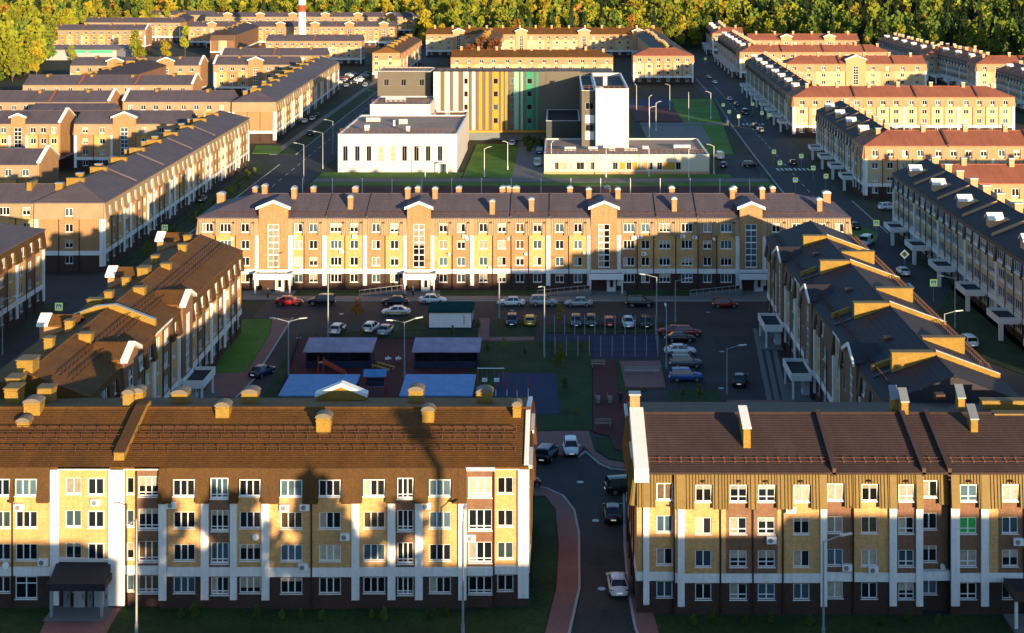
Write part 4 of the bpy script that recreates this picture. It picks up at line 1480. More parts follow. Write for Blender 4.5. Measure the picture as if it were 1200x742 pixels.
for det, a, b, en, lab in right_ew:
    n = max(2, int((b[0] - a[0]) / 14))
    T = '| ' + rep('y:w2 b:w2 y:w2 y:w2 |', n)
    if 'one white gable' in lab or 'with a white gable' in lab:
        T = '| y:w2 b:w2 y:w2 y:w2 T y:w2 b:w2 y:w2 y:w2 |'
    if 'two white gables' in lab:
        T = 'y:w2 y:w2 b:w2 y:w2 T y:w2 b:w2 y:w2 y:w2 T y:w2 b:w2 y:w2'
    B, zf, L = building(lab, a, b, 13.0, 'peach', {'front': T, 'left': '| k:bal y:w2 k:bal |', 'right': '| y:w2 b:w2 y:w2 |'}, en, zr=15.2, detail=det)
    row_chimneys(B, zf, L, 13, max(2, int(L / 9)), m='brick_peach')
    for k in range(1, int(L / 20) + 1):
        firewall(B, L * k / (int(L / 20) + .6), -.3, 6.4, zf, h=.3, t=.35, m='mansard_umber', cap='mansard_umber')

# --- centre, behind the school
B, zf, L = building('long brown roofed block below the forest in the centre, four white stair gables', (-72.0, 823.0), (56.0, 823.0), 13.0, 'peach', {'front': '| y:w2 y:w2 y:w2 T y:w2 y:w2 b:w2 y:w2 y:w2 y:w2 T y:w2 y:w2 b:w2 y:w2 y:w2 y:w2 T y:w2 y:w2 b:w2 y:w2 y:w2 T y:w2 y:w2 |'}, 'gg', zr=15.6, detail=0, roofm='roof_orange')
row_chimneys(B, zf, L, 13, 14, m='brick_peach')
B, zf, L = building('cream block with brown roof right behind the striped school', (-46.0, 646.0), (23.0, 646.0), 13.0, 'peach', {'front': 'y:w2 b:w2 y:w2 y:w2 | y:w2 y:w2 b:w2 y:w2 b:w2 | y:w2 y:w2 b:w2 y:w2'}, 'gh', zr=15.2, detail=0, roofm='roof_orange')
row_chimneys(B, zf, L, 13, 9, m='brick_peach')
B, zf, L = building('cross wing with a blank cream gable left of the striped school', (-70.0, 672.0), (-70.0, 772.0), 12.5, 'peach', {'front': rep('y:w2 b:w2 | k:bal', 6), 'left': 'y:w2 y y:w2 y'}, 'gg', zr=15.2, detail=0, roofm='roof_orange')
row_chimneys(B, zf, L, 12.5, 6, True)
B, zf, L = building('cream end block behind the sports ground, dark ground storey', (32.0, 655.0), (58.0, 655.0), 14.0, 'peach', {'front': '| y:w2 y:w2 b:w2 b:w2 y:w2 y:w2 |', 'right': 'y:w2 y y:w2'}, 'hh', zr=15.2, detail=1)
B, zf, L = building('cross wing behind the cream end block, roof crowded with small vents', (57.6, 671.0), (56.0, 815.0), 14.0, 'peach', {'front': rep('y:w2 b:w2 |', 9)}, 'gg', zr=15.3, detail=0, roofm='roof_brown')
row_chimneys(B, zf, L, 14, 16, off=2)
B, zf, L = building('cross wing behind the rust coloured trees and the striped school', (-30.0, 706.0), (-30.0, 815.0), 14.0, 'peach', {'front': rep('y:w2 b:w2 |', 9)}, 'gg', zr=16.4, detail=0, roofm='roof_orange')
row_chimneys(B, zf, L, 14, 6, True)

# --- unseen blocks added to the south, heights set to shade the near fronts
for a, b, zr_, lab in (((-80.0, 64.0), (-14.0, 64.0), 13.3, 'unseen apartment block shading the near left block from the south, below the picture edge'), ((11.0, 64.0), (29.0, 64.0), 11.4, 'unseen low building added for shade between the two southern blocks, below the picture edge'), ((32.0, 64.0), (46.5, 64.0), 14.3, 'unseen corner part of the southern right shading block, below the picture edge'), ((46.8, 64.0), (130.0, 64.0), 16.0, 'unseen apartment block shading the near right block from the south, below the picture edge')):
    B, zf, L = building(lab, a, b, 14.0, 'gold', {}, 'gg', zr=zr_, ze=12.5 if zr_ > 15 else zr_ - 2.4, detail=0)
# ================================================================== THE SCHOOL
SCH = thing('school', 'modern school with a striped yellow to green front, white hall and a tall white tower', 'school', (0, 430, 0))


def sblock(name, x0, x1, y0, y1, z0, z1, m, parapet=0.25, roofm='flat_roof', rail=True, wins=(), sidewins=()):
    """flat roofed volume; wins: (xc, za, w, h, pane) on the south face"""
    y0, y1 = y0 - 430, y1 - 430
    t = 0.35
    mb = MB()
    cols = sorted(set([round(w[0], 3) for w in wins]))
    # south wall with openings
    xs = x0
    for xc in cols:
        ws = sorted([w for w in wins if abs(w[0] - xc) < .01], key=lambda w: w[1])
        wd = ws[0][2]
        mb.box(xs, xc - wd / 2, y0, y0 + t, z0, z1 + parapet, m)
        z = z0
        for w in ws:
            mb.box(xc - wd / 2, xc + wd / 2, y0, y0 + t, z, w[1], m)
            z = w[1] + w[3]
        mb.box(xc - wd / 2, xc + wd / 2, y0, y0 + t, z, z1 + parapet, m)
        xs = xc + wd / 2
    mb.box(xs, x1, y0, y0 + t, z0, z1 + parapet, m)
    mb.box(x0, x0 + t, y0 + t, y1, z0, z1 + parapet - .003, m)
    mb.box(x1 - t, x1, y0 + t, y1, z0, z1 + parapet - .003, m)
    mb.box(x0 + t, x1 - t, y1 - t, y1, z0, z1 + parapet - .006, m)
    w_ = mb.build('wall', SCH)
    mb = MB()
    mb.box(x0 + t, x1 - t, y0 + t, y1 - t, z0 + .2, z1, roofm)
    mb.build('flat_roof', SCH)
    mb = MB()
    for (a, b, c, d) in ((x0 - .06, x1 + .06, y0 - .06, y0 + t + .02), (x0 - .06, x0 + t + .02, y0 + t + .03, y1), (x1 - t - .02, x1 + .06, y0 + t + .03, y1), (x0 + t + .03, x1 - t - .03, y1 - t, y1 + .06)):
        mb.box(a, b, c, d, z1 + parapet + .002, z1 + parapet + .09, 'white_metal')
    mb.build('coping', SCH)
    for w in wins:
        f = MB()
        xc, za, wd, h = w[:4]
        yy = y0 + .12
        for a, b, c, d in ((xc - wd / 2, xc - wd / 2 + .08, za, za + h), (xc + wd / 2 - .08, xc + wd / 2, za, za + h), (xc - wd / 2 + .08, xc + wd / 2 - .08, za, za + .08), (xc - wd / 2 + .08, xc + wd / 2 - .08, za + h - .08, za + h), (xc - .03, xc + .03, za + .08, za + h - .08)):
            f.box(a, b, yy, yy + .1, c, d, 'metal_grey')
        fo = f.build('window', SCH)
        p = MB()
        p.box(xc - wd / 2 + .08, xc + wd / 2 - .08, yy + .04, yy + .06, za + .08, za + h - .08, w[4] if len(w) > 4 else 'glass_dark')
        p.build('pane', fo)
    if rail:
        mb = MB()
        for i in range(int((x1 - x0) / 1.5) + 1):
            x = x0 + .5 + i * 1.5
            if x < x1 - .3:
                mb.box(x - .10, x + .10, y0 + .5, y0 + .6, z1, z1 + 1.7, 'railing_brown')
        mb.box(x0 + .4, x1 - .4, y0 + .53, y0 + .57, z1 + 1.55, z1 + 1.68, 'railing_brown')
        mb.box(x0 + .4, x1 - .4, y0 + .53, y0 + .57, z1 + 1.1, z1 + 1.2, 'railing_brown')
        mb.build('roof_railing', SCH)


hw = [((p - VX) * 396 / FPX, 2.9, 1.25, 3.9, 'glass_curtain' if i in (3, 4) else 'glass_dark') for i, p in enumerate((404.7, 418.7, 432.3, 446, 460, 474, 488, 501.6, 515.6))]
sblock('hall', -57.6, -26.6, 396, 442, -.3, 9.6, 'school_white', wins=hw)
sblock('hall_upper', -55, -37.5, 442.5, 468, -.3, 12.6, 'school_white')
sblock('link', -37.3, -27.4, 442.5, 462, -.3, 8.6, 'school_cream', roofm='roof_black')
sblock('annex', -56, -39.5, 469, 484, -.3, 20.2, 'school_beige', wins=[(a, 16.0, 1.5, 2.1) for a in (-53.3, -48, -42.4)])
# striped front
ST = [(508, 516, 'c'), (516, 521, 'b'), (521, 527, 'c'), (527, 531, 'b'), (531, 537, 'c'), (537, 543, 'b'), (543, 549, 'cw'), (549, 553, 'b'), (553, 557, 'c'), (557, 561, 'b'), (561, 565, 'o'), (565, 569, 'b'), (569, 572.5, 'o'),
      (572.5, 577, 'b'), (577, 584.5, 'ow'), (584.5, 587, 'b'), (587, 590, 'o'), (590, 592, 'b'), (592, 595, 'o'), (595, 598, 'b'), (598, 602.5, 'bw'), (602.5, 608, 'm'), (608, 610, 'b'), (610, 613, 'm'), (613, 616, 'b'), (616, 625, 'gw'), (625, 628, 'b'), (628, 631, 'g'), (631, 640, 'b')]
SM = dict(c='school_cream', b='school_beige', o='school_orange', m='school_mint', g='school_green')
Ys = 462 - 430
for a, b, k in ST:
    x0, x1 = (a - VX) * 462 / FPX, (b - VX) * 462 / FPX
    off = -.12 if k[0] != 'b' else 0.0
    mb = MB()
    zs = [(5.2, 6.9), (9.3, 11.0), (13.3, 15.0), (17.2, 18.9)] if 'w' in k else []
    xc, wd = (x0 + x1) / 2, min(1.5, (x1 - x0) * .72)
    if zs:
        mb.box(x0 + .003, xc - wd / 2, Ys + off, Ys + .3, 3.2, 20.9, SM[k[0]])
        mb.box(xc + wd / 2, x1 - .003, Ys + off, Ys + .3, 3.2, 20.9, SM[k[0]])
        z = 3.2
        for p, q in zs + [(20.9, 20.9)]:
            mb.box(xc - wd / 2, xc + wd / 2, Ys + off, Ys + .3, z, p, SM[k[0]])
            z = q
    else:
        mb.box(x0 + .003, x1 - .003, Ys + off, Ys + .3, 3.2, 20.9, SM[k[0]])
    mb.build('panel', SCH)
    for i, (p, q) in enumerate(zs):
        f = MB()
        for c, d, e_, g_ in ((xc - wd / 2, xc - wd / 2 + .08, p, q), (xc + wd / 2 - .08, xc + wd / 2, p, q), (xc - wd / 2, xc + wd / 2, p + .002, p + .08), (xc - wd / 2, xc + wd / 2, q - .08, q - .002)):
            f.box(c, d, Ys + .04 + (0.003 if e_ != p else 0), Ys + .12, e_, g_, 'metal_grey')
        fo = f.build('window', SCH)
        f = MB()
        f.box(xc - wd / 2 + .08, xc + wd / 2 - .08, Ys + .07, Ys + .09, p + .08, q - .08, 'glass_blue' if k == 'bw' or (k == 'ow' and i == 1) else 'glass_dark')
        f.build('pane', fo)
mb = MB()
mb.box(-38.2, 16.6, 32.31, 50, 3.0, 20.6, 'school_beige')
mb.build('main_core', SCH)
mb = MB()
mb.box(-38.3, -3.9, 31.5, 32.5, 2.5, 3.1, 'school_orange')
mb.build('soffit', SCH)
mb = MB()
mb.box(-36, -4, 33.5, 45, -.3, 2.98, 'door_grey')
mb.build('ground_floor', SCH)
mb = MB()
for i in range(22):
    mb.box(-38 + i * 2, -37.9 + i * 2, 32.6, 32.7, 20.6, 22.0, 'railing_brown')
mb.box(-38, 5, 32.63, 32.67, 21.9, 22.0, 'railing_brown')
mb.box(-38, 5, 32.63, 32.67, 21.4, 21.46, 'railing_brown')
mb.build('roof_railing', SCH)
mb = MB()
mb.box(-3.88, 6.6, 31.8, 32.3, 0, 21.0, 'school_beige')
mb.build('panel', SCH)
sblock('stair', -3.6, 6.0, 431, 461.5, -.3, 9.0, 'school_slate', parapet=.4, roofm='roof_black', rail=False)
sblock('tower_side', 6.2, 9.85, 412.5, 461.6, -.3, 19.4, 'school_beige', parapet=.3, roofm='roof_black', wins=[(8.3, 8.8, 2.2, 1.7), (8.3, 14.6, 2.2, 1.9)])
for zz in (6.4, 10.9):
    mb = MB()
    mb.box(7.1, 9.6, 412.4 - 430, 412.49 - 430, zz, zz + 2.2, 'white_render')
    mb.build('panel', SCH)
sblock('tower', 9.9, 18.8, 409, 461.7, -.3, 19.6, 'school_white', parapet=.9, roofm='roof_black')
lw = [((p - VX) * 393 / FPX, 1.1, w, 1.9, c) for p, w, c in ((652.5, 1.0, 'glass_dark'), (660, 1.8, 'glass_curtain'), (668, .9, 'glass_curtain'), (680, 2.0, 'glass_dark'), (690, 1.0, 'glass_curtain'), (694.5, .9, 'glass_dark'), (721, 1.3, 'glass_dark'), (737, 1.3, 'glass_dark'), (750.5, 1.3, 'glass_curtain'), (762, 1.2, 'glass_dark'), (773, 1.3, 'glass_dark'), (795, 1.3, 'glass_dark'))]
sblock('low_hall', -3.8, 38.9, 393, 427, -.3, 4.6, 'school_cream', parapet=.3, wins=lw)
for a, b in ((726, 732.5), (741, 747), (754, 758.5), (777, 791)):
    mb = MB()
    mb.box((a - VX) * 393 / FPX, (b - VX) * 393 / FPX, -37.08, -37.002, 1.1, 3.0, 'school_orange')
    mb.build('panel', SCH)
mb = MB()
mb.box(-3.9, 39.0, -37.12, -37.003, -.2, .6, 'brick_peach')
mb.build('base_course', SCH)
for x, y, z, w, d, h in ((-51, 404, 9.6, 1.2, 1.2, 1.8), (-40, 403, 9.6, 1.0, 1.0, 1.6), (-43, 420, 9.6, 2.4, 1.2, 1.6), (-52, 426, 9.6, 4.0, 1.6, 1.4), (-33, 450, 8.6, 1.5, 1.5, 2.2), (-45, 415, 9.6, .5, .5, 1.8), (-48.5, 452, 12.6, 6.0, 2.0, 1.6), (3, 402, 4.6, 3.0, 1.4, 1.3), (9, 403, 4.6, 2.5, 1.6, 1.2), (14, 402, 4.6, 1.6, 1.4, 1.5), (19, 402, 4.6, 3.5, 1.2, .9), (23, 404, 4.6, 1.6, 1.6, 1.3), (33, 408, 4.6, 4.5, 2.0, 1.1), (13, 428, 19.6, 1.1, 1.1, 2.6), (11, 416, 19.6, 2.5, 1.6, 1.0)):
    mb = MB()
    mb.box(x - w / 2, x + w / 2, y - d / 2 - 430, y + d / 2 - 430, z + .25, z + h, 'galvanised' if w > 1.3 else 'white_metal')
    mb.box(x - w / 2 + .1, x - w / 2 + .2, y - d / 2 - 430 + .1, y - 430 + d / 2 - .1, z - .02, z + .25, 'metal_grey')
    mb.box(x + w / 2 - .2, x + w / 2 - .1, y - d / 2 - 430 + .1, y - 430 + d / 2 - .1, z - .02, z + .25, 'metal_grey')
    mb.build('rooftop_unit', SCH)
mb = MB()
mb.box(-31.5, -28.5, -37.0, -34.1, 2.6, 2.8, 'white_metal')
mb.box(-31.2, -31.0, -36.9, -36.7, -.1, 2.6, 'white_metal')
mb.box(-29.0, -28.8, -36.9, -36.7, -.1, 2.6, 'white_metal')
mb.build('porch', SCH)
mb = MB()
mb.box(-30.9, -29.4, -34.1, -34.004, 0, 2.3, 'glass_blue')
mb.build('door', SCH)

# ================================================================== KIOSK, GARAGE, CHIMNEY STACK
K = thing('transformer_kiosk', 'white box kiosk with a dark green roof at the car park', 'kiosk', (-19.8, 231.8, 0))
mb = MB()
mb.box(0, 6.4, 0, 6.2, .25, 2.55, 'white_plastic')
for i in range(1, 8):
    mb.box(i * .8 - .02, i * .8 + .02, -.025, -.002, .3, 2.5, 'white_render')
mb.build('wall', K)
mb = MB()
mb.hexa([(-.25, -.3, 2.56), (6.65, -.3, 2.56), (6.65, 6.5, 2.56), (-.25, 6.5, 2.56), (-.25, -.3, 2.95), (6.65, -.3, 2.95), (6.65, 6.5, 2.72), (-.25, 6.5, 2.72)], 'kiosk_green')
mb.build('roof', K)
mb = MB()
mb.box(-.05, 6.45, -.06, 6.25, -.1, .26, 'kiosk_green')
mb.build('base', K)
mb = MB()
for i, (dx, dz, h) in enumerate(((0, .5, .35), (.16, .55, .3), (0, .95, .3), (.17, .9, .4), (0.02, 1.35, .3), (.15, 1.4, .35), (.02, 1.75, .25))):
    mb.box(5.2 + dx, 5.3 + dx, -.034, -.027, .2 + dz, .2 + dz + h, 'brick_peach')
mb.box(.3, .45, -.034, -.027, .5, .62, 'brick_peach')
mb.box(.4, .55, -.034, -.027, .64, .74, 'brick_peach')
mb.build('painted_marks', K)
mb = MB()
mb.box(6.41, 6.46, 1.2, 2.4, .3, 2.3, 'kiosk_green')
mb.build('door', K)

GA = thing('garage_building', 'low long garage with a bright green fascia at far left', 'garage', (-285, 800, 0))
mb = MB()
mb.box(0, 52, 0, 44, 0, 5.0, 'galvanised')
mb.build('wall', GA)
mb = MB()
mb.box(-.4, 52.4, -.4, 44.4, 5.02, 5.5, 'flat_roof')
mb.build('roof', GA)
mb = MB()
for a, b in ((6, 15), (29, 36), (37.5, 50)):
    mb.box(a, b, -.7, -.42, 3.9, 5.3, 'fascia_green')
mb.build('fascia', GA)
TE = thing('storage_tent', 'long white arched tent at the far left edge beside the garage', 'tent', (-305, 790, 0))
mb = MB()
n = 10
P = []
for yy in (0, 46):
    for i in range(n + 1):
        t = PI * i / n
        P.append((8 - 8 * math.cos(t), yy, 6.2 * math.sin(t)))
q = n + 1
mb.add(P, [tuple(range(q))[::-1], tuple(range(q, 2 * q))] + [(i, i + 1, q + i + 1, q + i) for i in range(n)], 'tent_white')
mb.build('cover', TE)
mb = MB()
mb.box(5, 11, -.12, -.02, 0, 3.6, 'galvanised')
mb.build('door', TE)

CH = thing('boiler_chimney', 'tall chimney stack banded red and white behind the left quarter', 'chimney', (atY(354, 880), 880, 0))
zb = 0.0
bands = [(0, 22.2, 'white_metal'), (22.2, 26.2, 'stack_red'), (26.2, 30.3, 'white_metal'), (30.3, 34.4, 'stack_red'), (34.4, 38.5, 'white_metal'), (38.5, 42.5, 'stack_red'), (42.5, 46, 'white_metal')]
for a, b, m_ in bands:
    mb = MB()
    mb.tube((0, 0, a), (0, 0, b), 2.35 - a * .008, 2.35 - b * .008, n=16, m=m_)
    mb.build('band', CH)

# ================================================================== PLAYGROUND
def shelter(label, x0, x1, y0, y1):
    T = thing('veranda_shelter', label, 'shelter', (x0, y0, 0.05), 0, 'lilac roofed playground shelters')
    w, d = x1 - x0, y1 - y0
    mb = MB()
    mb.box(0, .15, .2, d, 0, 2.45, 'shelter_navy')
    mb.box(w - .15, w, .2, d, 0, 2.45, 'shelter_navy')
    mb.box(.15, w - .15, d - .15, d, 0, 2.45, 'shelter_navy')
    mb.build('wall', T)
    mb = MB()
    mb.box(.15, w - .15, .1, .2, 0, 1.0, 'shelter_navy')
    mb.build('parapet', T)
    mb = MB()
    mb.hexa([(-.3, -.4, 2.3), (w + .3, -.4, 2.3), (w + .3, d + .4, 2.9), (-.3, d + .4, 2.9), (-.3, -.4, 2.42), (w + .3, -.4, 2.42), (w + .3, d + .4, 3.05), (-.3, d + .4, 3.05)], 'canopy_lilac')
    mb.build('roof', T)
    for i in range(4):
        mb = MB()
        x = .1 + (w - .2) * i / 3
        mb.box(x - .07, x + .07, -.05, .09, 0, 2.3, 'shelter_navy')
        mb.build('post', T)
    mb = MB()
    mb.box(w * .25, w * .75, 1.2, 1.6, .42, .48, 'paving_pink')
    mb.box(w * .27, w * .3, 1.25, 1.55, 0, .42, 'shelter_navy')
    mb.box(w * .7, w * .73, 1.25, 1.55, 0, .42, 'shelter_navy')
    mb.build('bench', T)


shelter('lilac roofed navy playground shelter beside the courtyard drive, with an orange slide in front', -35.0, -26.0, 209.8, 214.3)
shelter('lilac roofed navy playground shelter in front of the white kiosk', -20.0, -11.2, 209.8, 214.3)
for lab, x0, x1 in (('flat bright blue canopy beside the white gabled dormer', -34.6, -25.9), ('flat bright blue canopy right of the playground climbing set', -19.6, -10.9)):
    T = thing('shade_canopy', lab, 'canopy', (x0, 188.4, 0.05), 0, 'bright blue playground canopies')
    w = x1 - x0
    mb = MB()
    mb.hexa([(-.2, -.2, 2.45), (w + .2, -.2, 2.45), (w + .2, 8.2, 2.75), (-.2, 8.2, 2.75), (-.2, -.2, 2.6), (w + .2, -.2, 2.6), (w + .2, 8.2, 2.9), (-.2, 8.2, 2.9)], 'canopy_blue')
    mb.build('roof', T)
    for x in (.1, w - .1):
        for y in (.2, 7.8):
            mb = MB()
            mb.tube((x, y, 0), (x, y, 2.5), .09, n=8, m='shelter_navy')
            mb.build('post', T)
SL = thing('slide', 'orange playground slide in front of the first shelter', 'slide', at(402, 441, 0.05))
mb = MB()
mb.hexa([(-2.6, -.35, 1.85), (-2.6, .35, 1.85), (.4, .35, .25), (.4, -.35, .25), (-2.6, -.35, 1.95), (-2.6, .35, 1.95), (.4, .35, .35), (.4, -.35, .35)], 'brick_peach')
mb.build('chute', SL)
for y in (-.4, .36):
    mb = MB()
    mb.hexa([(-2.6, y, 1.8), (-2.6, y + .05, 1.8), (.4, y + .05, .2), (.4, y, .2), (-2.6, y, 2.25), (-2.6, y + .05, 2.25), (.4, y + .05, .6), (.4, y, .6)], 'play_red')
    mb.build('side_rail', SL)
mb = MB()
for x in (-2.7, -3.4):
    for y in (-.4, .35):
        mb.box(x, x + .07, y, y + .07, 0, 2.6, 'play_red')
for i in range(5):
    mb.box(-3.42, -3.38, -.33, .35, .3 + i * .35, .36 + i * .35, 'play_red')
mb.box(-3.4, -2.6, -.4, .42, 1.82, 1.9, 'play_red')
mb.build('ladder', SL)
for k, (p, py) in enumerate(((446, 434), (452, 431))):
    T = thing('balance_beam', 'yellow balance beam nearer the climbing set' if k == 0 else 'yellow balance beam farther from the climbing set', 'balance beam', at(p, py, .05), -.75, 'yellow balance beams')
    mb = MB()
    mb.box(-1.8, 1.8, -.08, .08, .35, .5, 'play_yellow')
    mb.build('beam', T)
    for x in (-1.6, 1.6):
        mb = MB()
        mb.box(x - .06, x + .06, -.06, .06, 0, .349, 'play_yellow')
        mb.build('leg', T)
for k, p in enumerate((455, 467)):
    T = thing('spring_seat', 'pale spring seat left of the other one' if k == 0 else 'pale spring seat right of the other one', 'spring rider', at(p, 425, .05), 0, 'pale spring seats')
    mb = MB()
    mb.tube((0, 0, 0), (0, 0, .4), .12, n=8, m='metal_grey')
    mb.build('spring', T)
    mb = MB()
    mb.tube((-.4, 0, .55), (.4, 0, .6), .22, .14, n=8, m='white_plastic')
    mb.box(-.05, .05, -.3, .3, .8, .86, 'white_plastic')
    mb.box(-.03, .03, -.03, .03, .6, .8, 'white_plastic')
    mb.build('seat', T)
CL = thing('climbing_set', 'dark blue climbing set with red posts between the blue canopies', 'climbing frame', at(440, 462, .05))
for x in (-1.3, 1.3):
    for y in (-.8, .8):
        mb = MB()
        mb.tube((x, y, 0), (x, y, 2.6), .07, n=6, m='play_red')
        mb.build('post', CL)
mb = MB()
mb.box(-1.3, 1.3, -.8, .8, 1.2, 1.28, 'canopy_blue')
mb.box(-1.3, 1.3, .78, .83, 1.28, 1.9, 'shelter_navy')
mb.box(-1.3, 1.3, -.83, -.78, 1.28, 1.9, 'shelter_navy')
mb.build('platform', CL)
mb = MB()
mb.hexa([(-1.5, -1, 2.5), (1.5, -1, 2.5), (1.5, 0, 3.2), (-1.5, 0, 3.2), (-1.5, -1, 2.56), (1.5, -1, 2.56), (1.5, 0, 3.26), (-1.5, 0, 3.26)], 'canopy_blue')
mb.build('roof', CL)
SW = thing('swing_frame', 'pale swing frame with red posts at the edge of the navy play court', 'swing', at(575, 452, .12))
mb = MB()
for x in (-1.7, 1.7):
    mb.tube((x, -.8, 0), (x, 0, 2.3), .06, n=6, m='play_red')
    mb.tube((x, .8, 0), (x, 0, 2.3), .06, n=6, m='play_red')
mb.tube((-1.8, 0, 2.3), (1.8, 0, 2.3), .07, n=6, m='white_plastic')
mb.build('frame', SW)
for x in (-.8, .8):
    mb = MB()
    mb.box(x - .35, x + .35, -.2, .2, .55, .95, 'white_plastic')
    mb.tube((x - .3, 0, .95), (x - .3, 0, 2.3), .02, n=4, m='metal_grey')
    mb.tube((x + .3, 0, .95), (x + .3, 0, 2.3), .02, n=4, m='metal_grey')
    mb.build('seat', SW)
for k, (p, py) in enumerate(((581, 464), (594, 464), (606, 465), (619, 468))):
    T = thing('court_post', ('red and pale post at the left end of the navy play court row', 'second red and pale post of the navy play court row', 'third red and pale post of the navy play court row', 'taller red and pale post at the right end of the navy play court row')[k], 'post', at(p, py, .12), 0, 'posts on the play court')
    h = 1.7 if k < 3 else 2.8
    mb = MB()
    mb.tube((0, 0, 0), (0, 0, h * .5), .06, n=6, m='white_plastic')
    mb.build('post_foot', T)
    mb = MB()
    mb.tube((0, 0, h * .5), (0, 0, h), .06, n=6, m='play_red')
    mb.build('post_top', T)
for k, (p, py, rz, lab) in enumerate(((701, 430, 0, 'pale bench at the far end of the red path'), (701, 470, 1.57, 'pale bench on the left side of the red path'), (715, 470, 1.57, 'pale bench on the right side of the red path'), (707, 500, 0, 'pale bench at the near end of the red path'), (752, 438, 0, 'long dark bench in the paved square'))):
    T = thing('park_bench', lab, 'bench', at(p, py, PATH_Z + .02), rz, 'benches in the courtyard')
    w = 1.0 if k < 4 else 2.4
    mt = 'paving_beige' if k < 4 else 'metal_grey'
    mb = MB()
    for i in range(3):
        mb.box(-w, w, -.25 + i * .18, -.1 + i * .18, .42, .47, mt)
    mb.build('seat', T)
    mb = MB()
    for i in range(2):
        mb.box(-w, w, .30 + i * .04, .34 + i * .04, .6 + i * .18, .73 + i * .18, mt)
    mb.build('backrest', T)
    for x in (-w * .8, w * .8):
        mb = MB()
        mb.box(x - .04, x + .04, -.22, .29, 0, .419, 'metal_grey')
        mb.box(x - .04, x + .04, .29, .3, 0, .9, 'metal_grey')
        mb.build('leg', T)
# sports cage
cage = px((637, 418), (771, 418), (768, 392.5), (638, 392.5))


def fence(name, label, pts, h, step, pm, nm, thick=.06, mesh_h=None, group=None):
    T = thing(name, label, 'fence', (pts[0][0], pts[0][1], 0), 0, group)
    x0, y0 = pts[0]
    first = None
    for a, b in zip(pts, pts[1:]):
        a, b = Vector(a), Vector(b)
        d = b - a
        n = max(1, int(round(d.length / step)))
        for i in range(n):
            p = a + d * i / n
            if first is None:
                mb = MB()
                mb.box(-thick, thick, -thick, thick, -.05, h, pm)
                first = mb.build('post', T, (p.x - x0, p.y - y0, 0))
            else:
                inst('post', first.data, T, (p.x - x0, p.y - y0, 0))
        nr = Vector((-d.y, d.x)).normalized() * .015
        mb = MB()
        zs = [h * k / 4 + .05 for k in range(1, 5)]
        for z in zs:
            mb.prism([tuple(a - Vector((x0, y0)) + nr), tuple(b - Vector((x0, y0)) + nr), tuple(b - Vector((x0, y0)) - nr), tuple(a - Vector((x0, y0)) - nr)], z - .06, z - .02, nm)
        m = int(d.length / .45)
        for i in range(m):
            p = a + d * (i + .5) / m - Vector((x0, y0))
            mb.box(p.x - .012, p.x + .012, p.y - .012, p.y + .012, .05, h - .05, nm)
        tag(mb.build('wire_panel', T), kind='stuff')
    return T


fence('sports_fence', 'tall dark mesh fence round the navy sports pitch in the courtyard', [*cage, cage[0]], 3.0, 1.55, 'pole_grey', 'net_dark', .05)
fence('school_fence', 'mesh fence along the red running track behind the middle block', [(-61, 361.5), (52.5, 361.5)], 3.6, 7.0, 'white_metal', 'net_dark', .06)
fence('playground_fence', 'low mesh fence round the playground with the blue canopies', px((328, 468), (351, 400), (560, 400)), 1.2, 2.5, 'guard_red', 'net_dark', .04)
fence('street_fence', 'low railing between the school lawn and the right street', [(51.5, 385), (53.8, 440), (56.0, 505), (60.0, 600)], 1.6, 4.0, 'pole_grey', 'net_dark', .05)
# ================================================================== STREET LAMPS
def lamp_post(label, loc, h, arms, rz=0.0, group='courtyard street lamps', m='pole_grey', reach=1.6):
    T = thing('street_lamp', label, 'street lamp', loc, rz, group)
    mb = MB()
    mb.tube((0, 0, -.05), (0, 0, h), .11 if m == 'pole_grey' else .08, .07, n=8, m=m)
    mb.build('pole', T)
    mb = MB()
    mb.tube((0, 0, -.02), (0, 0, .9), .16, .15, n=8, m=m)
    mb.build('base_sleeve', T)
    for s in arms:
        mb = MB()
        mb.tube((0, 0, h - .1), (s * reach, 0, h + .35), .055, n=6, m=m)
        a = mb.build('arm', T)
        mb = MB()
        mb.hexa([(s * reach - .1, -.16, h + .28), (s * (reach + .95), -.14, h + .40), (s * (reach + .95), .14, h + .40), (s * reach - .1, .16, h + .28), (s * reach - .1, -.14, h + .42), (s * (reach + .95), -.1, h + .50), (s * (reach + .95), .1, h + .50), (s * reach - .1, .14, h + .42)], 'lamp_glass')
        mb.build('lamp_head', a)
    return T


lamp_post('twin armed street lamp beside the drive left of the playground', at(338, 442), 7.6, (-1, 1))
lamp_post('twin armed street lamp between the two lilac shelters', at(474, 443), 7.6, (-1, 1), .35)
lamp_post('slim lamp post standing left of the twin lamps by the parked white cars', at(384.5, 395), 9.6, (1,), PI / 2)
lamp_post('slim lamp post in front of the white kiosk lawn', at(585, 374), 8.6, (1,), -PI / 2)
lamp_post('tall lamp post at the corner of the sports pitch nearest the lawn', at(638, 420), 10.2, (-1,), PI / 2 - .3)
lamp_post('lamp post with its arm reaching left at the right end of the sports pitch', at(769.5, 395), 9.0, (-1,))
lamp_post('lamp post beside the row of side on cars', at(781, 432), 8.0, (1,), PI / 2)
lamp_post('lamp post right of the parked dark cars by the middle block', at(791.5, 378), 6.5, (1,))
lamp_post('lamp post at the right end of the courtyard near the reversing car', at(852, 462), 6.0, (1,))
lamp_post('tall lamp post before the near left block by its entrance path', (atY(160, 128.3), 128.3, 0), 9.8, (-1,), PI / 2, 'lamp posts before the near blocks')
lamp_post('tall lamp post before the near left block at its right end', (atY(542.5, 128.3), 128.3, 0), 9.6, (1,), PI / 2, 'lamp posts before the near blocks')
lamp_post('tall lamp post before the near right block', (atY(965, 127.6), 127.6, 0), 8.2, (1,), .2, 'lamp posts before the near blocks')
